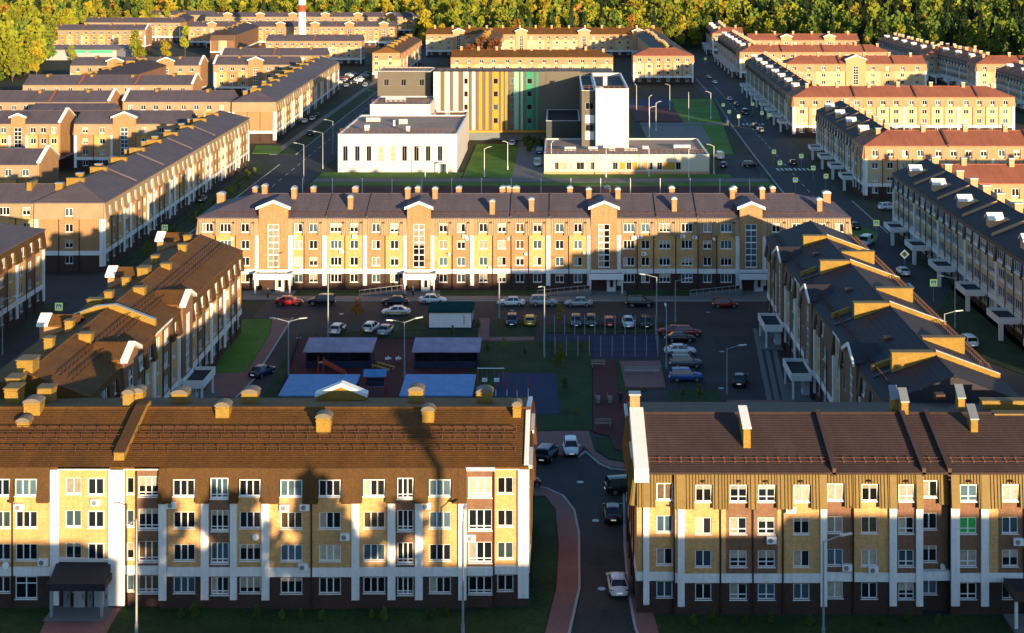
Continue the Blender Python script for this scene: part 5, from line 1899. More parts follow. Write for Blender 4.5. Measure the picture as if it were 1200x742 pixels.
SG = 'street lamps along the side streets'
lamp_post('street lamp over the right street beside the yellow parapets', (53.2, 209.6, 0), 7.7, (1,), 0, SG)
lamp_post('street lamp on the right street near the canopy of the nearest street block', (60.5, 232, 0), 7.7, (-1,), 0, SG)
lamp_post('street lamp at the far left edge of the left street', (-79.5, 217, 0), 8, (1,), 0, SG)
lamp_post('street lamp on the left street near the green crossing sign', (-62.5, 252, 0), 8, (-1,), 0, SG)
for i, (x, y) in enumerate(((-63.5, 378), (-62.5, 402), (-64, 430), (-63, 520), (-61.5, 600))):
    lamp_post(('street lamp beside the white hall lawn, nearest of the left street row', 'second street lamp of the left street row, beside the white hall', 'third street lamp of the left street row, beside the hall side', 'fourth street lamp of the left street row', 'farthest street lamp of the left street row')[i], (x, y, 0), 9.5, (-1,), 0, SG)
for i, (x, y) in enumerate(((-34, 386), (-19, 387), (-13.5, 400), (-2, 398), (12, 386.5), (23, 388), (33, 386), (40, 392))):
    lamp_post(('school lamp before the white hall', 'school lamp right of the white hall on the lawn', 'school lamp in the middle of the school yard', 'school lamp at the corner of the low cream hall', 'school lamp before the first windows of the low hall', 'school lamp before the orange panels', 'school lamp before the right windows of the low hall', 'school lamp at the right corner of the low hall')[i], (x, y, 0.1), 7.2, (1 if i % 2 else -1,), .4 * i, 'lamps in the school grounds', 'white_metal', 1.0)
for i, (x, y) in enumerate(((28, 470), (31, 485), (30, 505), (44, 515), (28, 548), (40, 548), (52, 520))):
    lamp_post(('sports court lamp nearest the low hall', 'second sports court lamp', 'sports court lamp at the path', 'sports court lamp by the lawn', 'sports court lamp at the red court left side', 'sports court lamp at the red court right side', 'lamp on the lawn near the right street')[i], (x, y, 0.1), 9, (1,), .5 * i, 'lamps round the sports courts', 'white_metal', 1.0)

# ================================================================== CROSSING SIGNS
def crossing_sign(label, p, py, z=3.2, kind='lime', h=1.0):
    X, Y, _ = at(p, py, z)
    T = thing('crossing_sign' if kind != 'yellow' else 'priority_sign', label, 'road sign', (X, Y, 0), 0, 'lime pedestrian crossing signs' if kind != 'yellow' else None)
    mb = MB()
    mb.tube((0, 0.06, -.05), (0, 0.06, z + h * .4), .05, n=6, m='pole_grey')
    mb.build('pole', T)
    if kind == 'yellow':
        mb = MB()
        mb.prism([(-.6, -.6), (.6, -.6), (.6, .6), (-.6, .6)], 0, .03, 'sign_white')
        o = mb.build('board', T, (0, 0, z))
        o.rotation_euler = (PI / 2, PI / 4, 0)
        mb = MB()
        mb.prism([(-.4, -.4), (.4, -.4), (.4, .4), (-.4, .4)], .031, .045, 'sign_yellow')
        k = mb.build('diamond', o)
        return
    mb = MB()
    mb.box(-h * .65, h * .65, -.03, .0, z - h * .65, z + h * .65, 'sign_lime')
    b = mb.build('board', T)
    mb = MB()
    mb.box(-h * .42, h * .42, -.045, -.032, z - h * .42, z + h * .42, 'sign_blue')
    mb.build('blue_field', b)
    mb = MB()
    mb.add([(-h * .36, -.05, z - h * .33), (h * .36, -.05, z - h * .33), (0, -.05, z + h * .36)], [(0, 1, 2)], 'sign_white')
    mb.build('white_triangle', b)
    mb = MB()
    mb.box(-.05 * h, .05 * h, -.058, -.052, z - .1 * h, z + .1 * h, 'tyre')
    mb.add([(-.14 * h, -.056, z - .30 * h), (-.07 * h, -.056, z - .30 * h), (.03 * h, -.056, z - .08 * h), (-.03 * h, -.056, z - .08 * h), (.08 * h, -.056, z - .30 * h), (.15 * h, -.056, z - .30 * h)], [(0, 1, 2, 3), (3, 4, 5, 2)], 'tyre')
    mb.box(-.045 * h, .045 * h, -.058, -.052, z + .12 * h, z + .2 * h, 'tyre')
    mb.build('walking_figure', b)


for p, py, lab in ((69, 359.5, 'lime crossing sign at the left end of the cross street'), (193, 267, 'lime crossing sign on the left street corner beside the brick block'), (1027, 261.5, 'lime crossing sign beside the end of the middle block'), (1094, 331.5, 'lime crossing sign right of the yellow parapets'),
                   (847.5, 123, 'lime crossing sign farthest up the right street on the school side'), (854.6, 131, 'lime crossing sign second farthest on the school side'), (866, 136.5, 'lime crossing sign at the far crossing beside the truck'), (882, 122, 'lime crossing sign opposite, beneath the white canopies'), (893, 132.5, 'lime crossing sign at the far crossing on the shop side'), (901.5, 135, 'lime crossing sign beside it, closer to the wall'),
                   (907, 178, 'lime crossing sign on the near crossing, highest of its group'), (914, 191, 'lime crossing sign on the near crossing by the lawn'), (939, 183, 'lime crossing sign on the near crossing below the second block'), (953, 197, 'lime crossing sign on the near crossing between two canopies'), (968, 206.5, 'lime crossing sign nearest the second block corner'), (932, 211, 'lime crossing sign nearest the camera in the right street'), (826.5, 69, 'lime crossing sign ending the right street'), (811, 87, 'lime crossing sign beside the cream end block')):
    crossing_sign(lab, p, py, h=.9 if py > 240 else .85)
crossing_sign('white edged yellow diamond priority sign on the right street', 1060, 298, kind='yellow')

# ================================================================== CARS
def loft(mb, rings, m, cap=True):
    n = len(rings[0])
    P = [p for r in rings for p in r]
    F = []
    for i in range(len(rings) - 1):
        for j in range(n):
            F.append((i * n + j, i * n + (j + 1) % n, (i + 1) * n + (j + 1) % n, (i + 1) * n + j))
    F.append(tuple(range(n))[::-1])
    F.append(tuple(range((len(rings) - 1) * n, len(rings) * n)))
    mb.add(P, F, m)


CARS = {}


def car_proto(kind, colour):
    key = (kind, colour)
    if key in CARS:
        return None
    pm = 'carpaint_white' if colour in ('white', 'taxi') else 'paint_' + colour
    T = thing('parked_car', '', 'car')
    if kind == 'sedan':
        body = [(-2.25, .68, .42, .74), (-2.12, .80, .30, .92), (-1.55, .87, .24, .98), (-.6, .89, .20, .97), (.7, .89, .20, .95), (1.35, .87, .22, .90), (1.95, .80, .26, .80), (2.25, .62, .40, .62)]
        cb = dict(b=(-1.72, 1.12), t=(-1.02, .32), h=1.44, wb=.79, wt=.60)
    elif kind == 'hatch':
        body = [(-2.0, .72, .42, .80), (-1.92, .82, .30, 1.0), (-1.4, .87, .24, 1.0), (-.6, .88, .20, .98), (.6, .88, .20, .96), (1.2, .86, .22, .90), (1.8, .78, .26, .80), (2.05, .62, .40, .62)]
        cb = dict(b=(-1.95, 1.0), t=(-1.55, .25), h=1.50, wb=.80, wt=.62)
    elif kind == 'van':
        body = [(-2.5, .85, .45, 1.0), (-2.4, .95, .32, 1.2), (-1.4, .98, .26, 1.2), (-.6, .98, .24, 1.2), (.9, .98, .24, 1.18), (1.7, .95, .26, 1.05), (2.3, .86, .28, .90), (2.5, .70, .42, .70)]
        cb = dict(b=(-2.42, 1.9), t=(-2.3, .9), h=2.1, wb=.93, wt=.82)
    else:  # suv
        body = [(-2.25, .78, .50, .92), (-2.15, .88, .36, 1.12), (-1.5, .92, .32, 1.12), (-.6, .93, .28, 1.10), (.7, .93, .28, 1.08), (1.35, .91, .30, 1.02), (1.95, .85, .34, .94), (2.25, .68, .48, .74)]
        cb = dict(b=(-2.12, 1.15), t=(-1.85, .35), h=1.72, wb=.85, wt=.68)

    def ring(x, w, zb, zt):
        return [(x, -w * .86, zb), (x, -w, zb + (zt - zb) * .35), (x, -w, zt - .14), (x, -w * .86, zt), (x, 0, zt + .035), (x, w * .86, zt), (x, w, zt - .14), (x, w, zb + (zt - zb) * .35), (x, w * .86, zb)]
    mb = MB()
    loft(mb, [ring(*r) for r in body], pm)
    bo = mb.build('body', T)
    bo.data.polygons.foreach_set('use_smooth', [len(p.vertices) == 4 for p in bo.data.polygons])
    zb0 = body[3][3] - .04
    b0, b1 = cb['b']
    t0, t1 = cb['t']
    h, wb, wt = cb['h'], cb['wb'], cb['wt']
    g = MB()
    g.hexa([(b0, -wb, zb0), (b1, -wb, zb0), (b1, wb, zb0), (b0, wb, zb0), (t0, -wt, h - .05), (t1, -wt, h - .05), (t1, wt, h - .05), (t0, wt, h - .05)], 'car_glass')
    g.build('window_glass', T)
    r = MB()
    xs = [t0 - .06, t0 + .2, (t0 + t1) / 2, t1 - .2, t1 + .08]
    rg = []
    for i, x in enumerate(xs):
        k = .05 if i in (0, 4) else .0
        rg.append([(x, -wt - .02, h - .055 - k), (x, -wt * .8, h - k), (x, 0, h + .03 - k), (x, wt * .8, h - k), (x, wt + .02, h - .055 - k)])
    loft(r, rg, pm)

    def pillar(xb, xt, s, w=.07):
        a = Vector((xb, s * (wb + .012), zb0))
        c = Vector((xt, s * (wt + .012), h - .05))
        r.hexa([tuple(a + Vector((-w, 0, 0))), tuple(a + Vector((w, 0, 0))), tuple(a + Vector((w, -s * .05, 0))), tuple(a + Vector((-w, -s * .05, 0))), tuple(c + Vector((-w, 0, 0))), tuple(c + Vector((w, 0, 0))), tuple(c + Vector((w, -s * .05, 0))), tuple(c + Vector((-w, -s * .05, 0)))], pm)
    for s in (-1, 1):
        pillar(b0 + .05, t0 + .02, s, .10)
        pillar(b1 - .03, t1, s)
        pillar((b0 + b1) / 2 - .1, (t0 + t1) / 2 - .05, s, .05)
        if kind == 'van':
            a = (b0 + b1) / 2 - .2
            r.hexa([(b0, s * (wb + .01), zb0), (a, s * (wb + .01), zb0), (a, s * (wb - .02), zb0), (b0, s * (wb - .02), zb0), (t0, s * (wt + .01), h - .05), (a, s * (wt + .01), h - .05), (a, s * (wt - .02), h - .05), (t0, s * (wt - .02), h - .05)], pm)
    r.build('roof', T)
    wr = .33 if kind != 'suv' else .37
    xw = (-1.32, 1.36)
    yw = body[3][1] - .10
    w = MB()
    w.tube((0, -.11, 0), (0, .11, 0), wr, n=14, m='tyre')
    wm = w.mesh('wheel')
    w = MB()
    w.tube((0, .10, 0), (0, .122, 0), wr * .64, n=10, m='rim')
    w.tube((0, -.122, 0), (0, -.10, 0), wr * .64, n=10, m='rim')
    rm = w.mesh('rim')
    for x in xw:
        for s in (-1, 1):
            k = inst('wheel', wm, T, (x, s * yw, wr))
            inst('rim', rm, k, (0, 0, 0))
    fb, bb = body[-2], body[1]
    for s in (-1, 1):
        q = MB()
        q.hexa([(fb[0] - .12, s * .48, .58), (fb[0] + .17, s * .44, .58), (fb[0] + .13, s * .72, .58), (fb[0] - .15, s * .795, .58), (fb[0] - .14, s * .48, fb[3] - .01), (fb[0] + .12, s * .44, fb[3] - .07), (fb[0] + .06, s * .70, fb[3] - .07), (fb[0] - .17, s * .79, fb[3] - .02)], 'head_light')
        q.build('headlight', T)
        q = MB()
        q.hexa([(bb[0] - .10, s * .50, .66), (bb[0] + .14, s * .50, .66), (bb[0] + .14, s * .83, .66), (bb[0] - .05, s * .76, .66), (bb[0] - .10, s * .50, bb[3] - .04), (bb[0] + .14, s * .50, bb[3] - .02), (bb[0] + .14, s * .82, bb[3] - .04), (bb[0] - .03, s * .76, bb[3] - .05)], 'tail_light')
        q.build('taillight', T)
        q = MB()
        q.box(b1 - .25, b1 - .05, min(s * (wb + .02), s * (wb + .22)), max(s * (wb + .02), s * (wb + .22)), zb0 + .03, zb0 + .17, pm)
        q.build('wing_mirror', T)
    q = MB()
    q.box(body[-1][0] - .01, body[-1][0] + .03, -.26, .26, .42, .53, 'sign_white')
    q.box(body[0][0] - .03, body[0][0] + .01, -.26, .26, .55, .66, 'sign_white')
    q.build('number_plate', T)
    q = MB()
    q.box(body[-2][0] - .05, body[-1][0] + .005, -.5, .5, .28, .44, 'tyre')
    q.build('grille', T)
    if colour == 'taxi':
        for s in (-1, 1):
            q = MB()
            yy = s * .895
            q.box(-1.9, 1.5, min(yy, yy + s * .012), max(yy, yy + s * .012), .52, .74, 'play_yellow')
            q.build('stripe', T)
    CARS[key] = [T, 0]
    return T


def car(kind, colour, loc, deg, label, group=None):
    car_proto(kind, colour)
    T, n = CARS[(kind, colour)]
    if n == 0:
        T.location, T.rotation_euler = loc, (0, 0, math.radians(deg))
        T['label'] = label
        if group:
            T['group'] = group
        KIDS.pop(T.name, None)
        CARS[(kind, colour)][1] = 1
        KIDS[T.name] = (list(T.children), {c.name: list(c.children) for c in T.children})
    else:
        copy_tree(T, loc, math.radians(deg), label, group)
    CARS[(kind, colour)][1] += 1


GC = 'cars in the courtyard'
court = [
    (339, 357, 'sedan', 'red', 0, 'red saloon standing by the left entrance of the middle block'),
    (377, 357, 'suv', 'black', 180, 'black estate right of the red saloon by the middle block'),
    (463, 357, 'sedan', 'black', 180, 'black car with a pale roof just above the white and yellow taxi'),
    (464, 369, 'sedan', 'taxi', 180, 'white taxi with a yellow stripe beside the kiosk'),
    (507, 355, 'sedan', 'white', 0, 'white saloon half hidden behind the kiosk'),
    (599, 358, 'sedan', 'white', 180, 'white saloon in front of the middle block, left of the pale estate'),
    (637, 358, 'suv', 'silver', 0, 'pale silver estate in front of the middle block'),
    (678, 358.5, 'sedan', 'silver', 180, 'silver saloon right of the pale estate'),
    (750, 359, 'suv', 'black', 0, 'black off roader standing by the third entrance of the middle block'),
    (850, 360, 'hatch', 'red', 0, 'dark red hatchback driving at the right end of the courtyard'),
    (396, 390, 'hatch', 'white', 82, 'white hatchback parked nose out, left of the other two white cars'),
    (435, 388, 'hatch', 'white', 78, 'white hatchback parked beside the light grey saloon'),
    (452, 391, 'sedan', 'silver', 82, 'light grey saloon parked right of the white hatchback'),
    (600, 380, 'hatch', 'navy', 270, 'navy hatchback at the kiosk lawn'),
    (621, 380, 'hatch', 'yellow', 90, 'yellow and dark small car beside the navy hatchback'),
    (675, 381, 'hatch', 'grey', 270, 'grey car, leftmost of the row behind the sports pitch'),
    (693, 381, 'hatch', 'green', 270, 'dark green car between the grey one and the red one'),
    (714, 381.5, 'hatch', 'red', 90, 'red car in the row behind the sports pitch'),
    (736, 382, 'sedan', 'white', 270, 'white saloon facing the camera behind the sports pitch'),
    (757, 382.5, 'hatch', 'black', 270, 'black car at the right end of the row behind the sports pitch'),
    (788, 392, 'sedan', 'red', 176, 'red saloon parked side on at the top of the right hand row'),
    (806, 393, 'hatch', 'red', 0, 'small red car tucked behind the red saloon'),
    (797, 400, 'sedan', 'black', 2, 'black car with bright lamps below the red saloon'),
    (797, 415, 'sedan', 'white', 2, 'white saloon side on in the middle of the right hand row'),
    (804, 430, 'suv', 'grey', 2, 'dark grey car below the white saloon of the right hand row'),
    (804, 446, 'suv', 'blue', 2, 'blue car at the bottom of the right hand row'),
    (867, 450, 'sedan', 'black', 80, 'black saloon on the right side of the courtyard with its lights on'),
    (307, 440, 'sedan', 'navy', 66, 'dark blue saloon on the drive left of the twin lamp'),
    (641, 538, 'suv', 'black', 74, 'black off roader beside the white car behind the near left block'),
    (669, 530, 'hatch', 'white', 272, 'white car facing the camera behind the near left block'),
    (733, 577, 'suv', 'black', 10, 'black car half hidden by the near right block'),
    (718, 607, 'sedan', 'black', 90, 'black saloon on the drive between the two near blocks'),
    (724, 691, 'sedan', 'white', 92, 'white saloon on the drive nearest the camera'),
    (612, 571, 'hatch', 'red', 20, 'red car hidden but for its tail behind the near left block'),
]
for p, py, k, c, d, lab in court:
    car(k, c, at(p, py), d, lab, GC)
GR = 'cars in the right street'
for p, py, k, c, d, lab in ((1016, 287, 'van', 'white', 62, 'white van at the corner beside the nearest street block'), (1041, 246, 'suv', 'white', 20, 'white off roader at the side of the second street block'), (1002, 268, 'sedan', 'black', 90, 'black saloon at the end of the middle block'), (1058, 322, 'sedan', 'white', 92, 'white saloon on the right street beyond the yellow parapets'), (1134, 405, 'suv', 'white', 95, 'white car behind the nearest yellow parapet on the right'),
                            (929, 193, 'sedan', 'black', 90, 'black saloon on the near crossing of the right street'), (885, 150, 'suv', 'black', 95, 'black off roader in the pair above the lawn corner'), (890.5, 155, 'suv', 'grey', 95, 'grey off roader in the pair above the lawn corner'), (873, 134, 'van', 'green', 92, 'dark green delivery van on the right street'), (855, 118, 'sedan', 'silver', 95, 'silver saloon in the right street above the far crossing'), (863, 124, 'sedan', 'navy', 95, 'navy saloon behind the silver one in the right street'), (831, 92, 'sedan', 'silver', 95, 'silver car far up the right street, upper of two'), (837.5, 98, 'sedan', 'white', 95, 'white car far up the right street, lower of two'), (880, 196, 'suv', 'black', 8, 'black car turning out beside the low cream hall'), (843, 186, 'van', 'white', 95, 'white van parked at the right end of the low hall'), (848, 196, 'sedan', 'navy', 80, 'navy car below the white van by the low hall')):
    car(k, c, at(p, py), d, lab, GR)
GL = 'cars in the left street'
for p, py, k, c, d, lab in ((364, 159, 'suv', 'black', 92, 'black off roader driving up the left street'), (366, 141, 'sedan', 'silver', 92, 'silver car at the kerb of the second street block'), (357, 144, 'sedan', 'white', 92, 'white car below the silver one at the kerb'), (371, 137, 'hatch', 'navy', 92, 'navy car at the kerb beyond the silver one'), (237, 236, 'sedan', 'grey', 92, 'grey saloon parked under the street block at left'), (406, 102, 'sedan', 'white', 272, 'white car with bright headlamps coming down the left street'), (428, 102, 'suv', 'white', 272, 'white off roader with bright headlamps nearer the school')):
    car(k, c, at(p, py), d, lab, GL)
k_ = 0
for i in range(6):
    for j in range(2):
        c = ('white', 'silver', 'black', 'navy', 'grey', 'white', 'red')[(i * 3 + j * 2) % 7]
        Y = 660 + i * 9
        car('sedan' if (i + j) % 2 else 'hatch', c, (-96 + j * 7 + (i % 2) * .5, Y, 0), 10, c + ' car in the far car park beyond the left street, ' + ('front', 'second', 'third', 'fourth', 'fifth', 'last')[i] + (' left', ' right')[j] + ' place', 'cars in the far car park')
for p, py, k, c, d, lab in ((600, 170.5, 'hatch', 'white', 270, 'white car standing in the school yard'), (630, 194, 'van', 'white', 90, 'white van beside the low cream hall'), (632, 180, 'van', 'blue', 90, 'blue van above the white van by the school'), (632, 172, 'hatch', 'blue', 90, 'blue hatchback farthest in beside the school')):
    car(k, c, at(p, py), d, lab, 'vehicles at the school')

# ================================================================== PEOPLE
def person(label, loc, rz, top, legs, stride=.16):
    T = thing('person', label, 'person', loc, rz)
    V, E, R = [], [], []

    def v(x, y, z, r):
        V.append((x, y, z))
        R.append(r)
        return len(V) - 1

    def chain(a, pts):
        for p in pts:
            b = v(*p)
            E.append((a, b))
            a = b
        return a
    pel = v(0, 0, .95, .14)
    chest = chain(pel, [(0, 0, 1.12, .13), (0, .0, 1.33, .16)])
    neck = chain(chest, [(0, 0, 1.47, .075), (0, .015, 1.54, .07), (0, .02, 1.64, .10), (0, .02, 1.72, .09)])
    for s in (-1, 1):
        chain(pel, [(s * .09, 0, .88, .095), (s * .10, s * stride * .6, .5, .065), (s * .10, s * stride, .09, .045), (s * .10, s * stride + .13, .04, .04)])
        chain(chest, [(s * .17, 0, 1.40, .065), (s * .24, -s * .04, 1.13, .045), (s * .25, -s * .08 + .06, .90, .036), (s * .25, -s * .08 + .09, .81, .032)])
    me = bpy.data.meshes.new('body')
    me.from_pydata(V, E, [])
    o = bpy.data.objects.new('body', me)
    COL.objects.link(o)
    o.parent = T
    me.materials.append(M['skin'])
    sk = o.modifiers.new('skin', 'SKIN')
    for i, d in enumerate(me.skin_vertices[0].data):
        d.radius = (R[i], R[i])
        d.use_root = i == 0
    sb = o.modifiers.new('sub', 'SUBSURF')
    sb.levels = sb.render_levels = 1
    c = MB()
    c.tube((0, 0, .86), (0, 0, 1.15), .19, .18, n=10, m=top)
    c.tube((0, 0, 1.15), (0, 0, 1.47), .18, .20, n=10, m=top)
    for s in (-1, 1):
        c.tube((s * .18, 0, 1.43), (s * .245, -s * .04, 1.12), .09, .07, n=8, m=top)
        c.tube((s * .245, -s * .04, 1.12), (s * .255, -s * .08 + .06, .90), .07, .055, n=8, m=top)
    c.build('jacket', T)
    c = MB()
    for s in (-1, 1):
        c.tube((s * .09, 0, .92), (s * .10, s * stride * .6, .5), .125, .09, n=8, m=legs)
        c.tube((s * .10, s * stride * .6, .5), (s * .10, s * stride, .07), .09, .065, n=8, m=legs)
    c.build('trousers', T)
    c = MB()
    c.tube((0, .0, 1.66), (0, 0, 1.80), .115, .07, n=10, m='cloth_dark')
    c.build('hair', T)


person('person in dark clothes standing under the left entrance canopy', at(314, 349, .1), .4, 'cloth_dark', 'cloth_dark')
person('person in a dark coat walking by the ramp of the second entrance', at(484, 347, .1), 1.5, 'cloth_blue', 'cloth_dark')
person('person in a red jacket beside the parked cars at the second entrance', at(470, 346, .1), -1.2, 'cloth_red', 'cloth_dark')
person('person in dark clothes walking along the red path', at(727, 474, .15), .2, 'cloth_dark', 'cloth_dark')

# ================================================================== TREES AND BUSHES
def crown_mesh(seed, kind, n, R, H, leaf=.9, size=(1, 1)):
    rnd = random.Random(seed)
    mb = MB()
    V, F = [], []
    blobs = []
    if kind == 'conifer':
        for i in range(n):
            t = rnd.random() ** .7
            r = R * (1 - t) * rnd.uniform(.55, 1.0) * (1 + .25 * math.sin(t * 40))
            a = rnd.uniform(0, 2 * PI)
            blobs.append((r * math.cos(a), r * math.sin(a), H * t))
    else:
        cl = []
        for i in range(9 if kind == 'round' else 7):
            t = rnd.uniform(.08, .95)
            wid = (math.sin(PI * min(.98, t * .88 + .12))) ** .7
            a = rnd.uniform(0, 2 * PI)
            rr = R * wid * rnd.uniform(.15, .72)
            cl.append((rr * math.cos(a), rr * math.sin(a), H * t, R * rnd.uniform(.30, .52)))
        for i in range(n):
            c = rnd.choice(cl)
            while True:
                d = Vector((rnd.gauss(0, 1), rnd.gauss(0, 1), rnd.gauss(0, 1)))
                if d.length > .1:
                    break
            d.normalize()
            k = c[3] * (rnd.random() ** .35)
            blobs.append((c[0] + d.x * k, c[1] + d.y * k, c[2] + d.z * k * 1.05))
    for b in blobs:
        s = leaf * rnd.uniform(.55, 1.25)
        u = Vector((rnd.gauss(0, 1), rnd.gauss(0, 1), rnd.gauss(0, .6))).normalized()
        w = u.orthogonal().normalized()
        w = (Matrix.Rotation(rnd.uniform(0, 6.28), 3, u) @ w)
        x = u.cross(w)
        k = len(V)
        V += [(b[0] + w.x * s, b[1] + w.y * s, b[2] + w.z * s), (b[0] + x.x * s * .7, b[1] + x.y * s * .7, b[2] + x.z * s * .7), (b[0] - w.x * s * .8, b[1] - w.y * s * .8, b[2] - w.z * s * .8), (b[0] - x.x * s * .7, b[1] - x.y * s * .7, b[2] - x.z * s * .7)]
        F.append((k, k + 1, k + 2, k + 3))
    return V, F


def trunk_mesh(seed, h, H, R, m):
    rnd = random.Random(seed)
    mb = MB()
    mb.tube((0, 0, -.2), (0, 0, h), .034 * h + .12, .026 * h + .08, n=7, m=m)
    mb.tube((0, 0, h), (.2, .1, h + H * .6), .026 * h + .08, .05, n=6, m=m)
    for i in range(6):
        a = i * 1.05 + rnd.uniform(-.3, .3)
        z = h + H * rnd.uniform(.0, .45)
        mb.tube((0, 0, z), (math.cos(a) * R * .6, math.sin(a) * R * .6, z + H * .22), .12, .03, n=5, m=m)
    return mb.mesh('trunk')


TREES = []
spec = [('leaf_yellow', 'tall', 'yellow autumn tree'), ('leaf_lime', 'round', 'yellow green broad tree'), ('leaf_green', 'round', 'dark green broad tree'), ('leaf_orange', 'round', 'orange autumn tree'), ('leaf_pine', 'conifer', 'dark conifer'), ('leaf_lime', 'tall', 'slender lime green tree'), ('leaf_yellow', 'round', 'broad golden tree'), ('leaf_green', 'tall', 'tall green tree'), ('leaf_rust', 'round', 'rust brown round tree')]
for i, (lm, kd, lab) in enumerate(spec):
    R = {'tall': 4.2, 'round': 6.2, 'conifer': 3.4}[kd]
    H = {'tall': 16, 'round': 14.5, 'conifer': 19}[kd]
    h = {'tall': 2.2, 'round': 2.4, 'conifer': 1.6}[kd]
    V, F = crown_mesh(100 + i, kd, 900, R, H, .80)
    me = bpy.data.meshes.new('crown')
    me.from_pydata(V, [], F)
    me.materials.append(M[lm])
    TREES.append((me, trunk_mesh(i, h, H, R, 'bark' if kd != 'tall' else 'bark_birch'), h, lab, V, F, lm))
TR = random.Random(5)


def tree(i, x, y, s, label=None, group=None):
    me, tm, h, lab, _, _, _ = TREES[i]
    s2 = s * TR.uniform(.88, 1.12)
    T = thing('tree', label or lab, 'tree', (x, y, 0), TR.uniform(0, 6.28), group)
    c = inst('crown', me, T, (0, 0, h * s2), 0, (s, s, s2))
    t = inst('trunk', tm, T, (0, 0, 0), 0, (s, s, s2))
    return T


edge = [(-150, 620), (-20, 640), (45, 700), (62, 905), (100, 1010), (240, 1095), (480, 1090), (500, 870), (640, 845), (780, 850), (800, 880), (830, 925), (1000, 800), (1035, 790), (1060, 785), (1150, 760), (1200, 690), (1350, 640)]


def edge_y(p):
    for (a, ya), (b, yb) in zip(edge, edge[1:]):
        if a <= p <= b:
            return ya + (yb - ya) * (p - a) / (b - a)
    return edge[-1][1]


LABF = {0: 'yellow autumn tree', 1: 'yellow green broad tree', 2: 'dark green broad tree', 3: 'orange autumn tree', 4: 'dark conifer', 5: 'slender lime green tree', 6: 'broad golden tree', 7: 'tall green tree'}
MARK = [(-99, 25, 'left of the storage tent'), (25, 70, 'beside the cream block'), (70, 130, 'over the cream block'), (130, 190, 'over the far left roofs'), (190, 250, 'left of the chimney roofs'), (250, 310, 'over the far gabled row'), (310, 345, 'just left of the chimney stack'), (345, 400, 'just right of the chimney stack'), (400, 450, 'over the far gabled row end'), (450, 505, 'left of the brown row'), (505, 570, 'over the brown row left end'), (570, 640, 'over the brown row second gable'), (640, 710, 'over the brown row third gable'), (710, 780, 'over the brown row right end'), (780, 830, 'ending the right street'), (830, 880, 'over the farthest street block'), (880, 950, 'over the sixth wing left half'), (950, 1010, 'over the sixth wing right half'), (1010, 1070, 'left of the hipped roof'), (1070, 1140, 'over the hipped red roof'), (1140, 1400, 'behind the rightmost block')]
RANK = ('in the first rank of the forest', 'in the second rank of the forest', 'in the third rank of the forest', 'in the fourth rank of the forest')


def forest_label(i, p, row):
    m = [c for a, b, c in MARK if a <= p < b][0]
    return LABF[i] + ' ' + m + ', ' + ('front', 'second', 'third', 'fourth')[row] + ' rank'


back = {}
cnt = 0
row = 0
while row < 34:
    p = -60.0
    while p < 1260:
        Y = edge_y(p) + row * (11 if row < 8 else 17) + TR.uniform(-5, 5)
        X = atY(p, Y)
        step = TR.uniform(7, 11) * FPX / Y
        right = p > 880
        wts = [.13, .30, .24, .02, .08, .13, .05, .05] if not right else [.04, .13, .36, .0, .27, .06, .01, .13]
        if row == 0:
            wts = [.20, .24, .13, .03, .04, .24, .06, .06] if not right else [.22, .14, .2, .06, .14, .14, .04, .06]
        if p < 60:
            wts = [.14, .30, .22, .03, .03, .16, .07, .05]
        i = TR.choices(range(8), wts)[0]
        s = TR.uniform(.75, 1.25) * (.8 if row == 0 else 1.1)
        if row < 4 and cnt < 285:
            tree(i, X, Y, s, forest_label(i, p, row), 'trees of the forest edge')
            cnt += 1
        else:
            back.setdefault(i, []).append((X, Y, s * (1.0 + .01 * row), TR.uniform(0, 6.28)))
        p += step
    row += 1
for i, L_ in back.items():
    me, tm, h, lab, V, F, lm = TREES[i]
    k = 3
    V0 = np.array(V).reshape(-1, 4, 3)[::k].reshape(-1, 3)
    nq = len(V0) // 4
    ctr = V0.reshape(-1, 4, 3).mean(axis=1, keepdims=True)
    V0 = ((V0.reshape(-1, 4, 3) - ctr) * 1.6 + ctr).reshape(-1, 3)
    out = []
    for X, Y, s, a in L_:
        c, sn = math.cos(a), math.sin(a)
        P = np.empty_like(V0)
        P[:, 0] = (V0[:, 0] * c - V0[:, 1] * sn) * s + X
        P[:, 1] = (V0[:, 0] * sn + V0[:, 1] * c) * s + Y
        P[:, 2] = (V0[:, 2] + h) * s
        out.append(P)
    A = np.concatenate(out)
    m2 = bpy.data.meshes.new('forest')
    nv = len(A)
    m2.vertices.add(nv)
    m2.vertices.foreach_set('co', A.astype(np.float32).ravel())
    m2.loops.add(nv)
    m2.loops.foreach_set('vertex_index', np.arange(nv, dtype=np.int32))
    m2.polygons.add(nv // 4)
    m2.polygons.foreach_set('loop_start', np.arange(0, nv, 4, dtype=np.int32))
    m2.materials.append(M[lm])
    m2.update(calc_edges=True)
    o = bpy.data.objects.new('forest', m2)
    COL.objects.link(o)
    tag(o, 'far forest canopy of ' + lab.replace(' tree', '') + ' trees beyond the edge', 'forest', None, 'stuff')
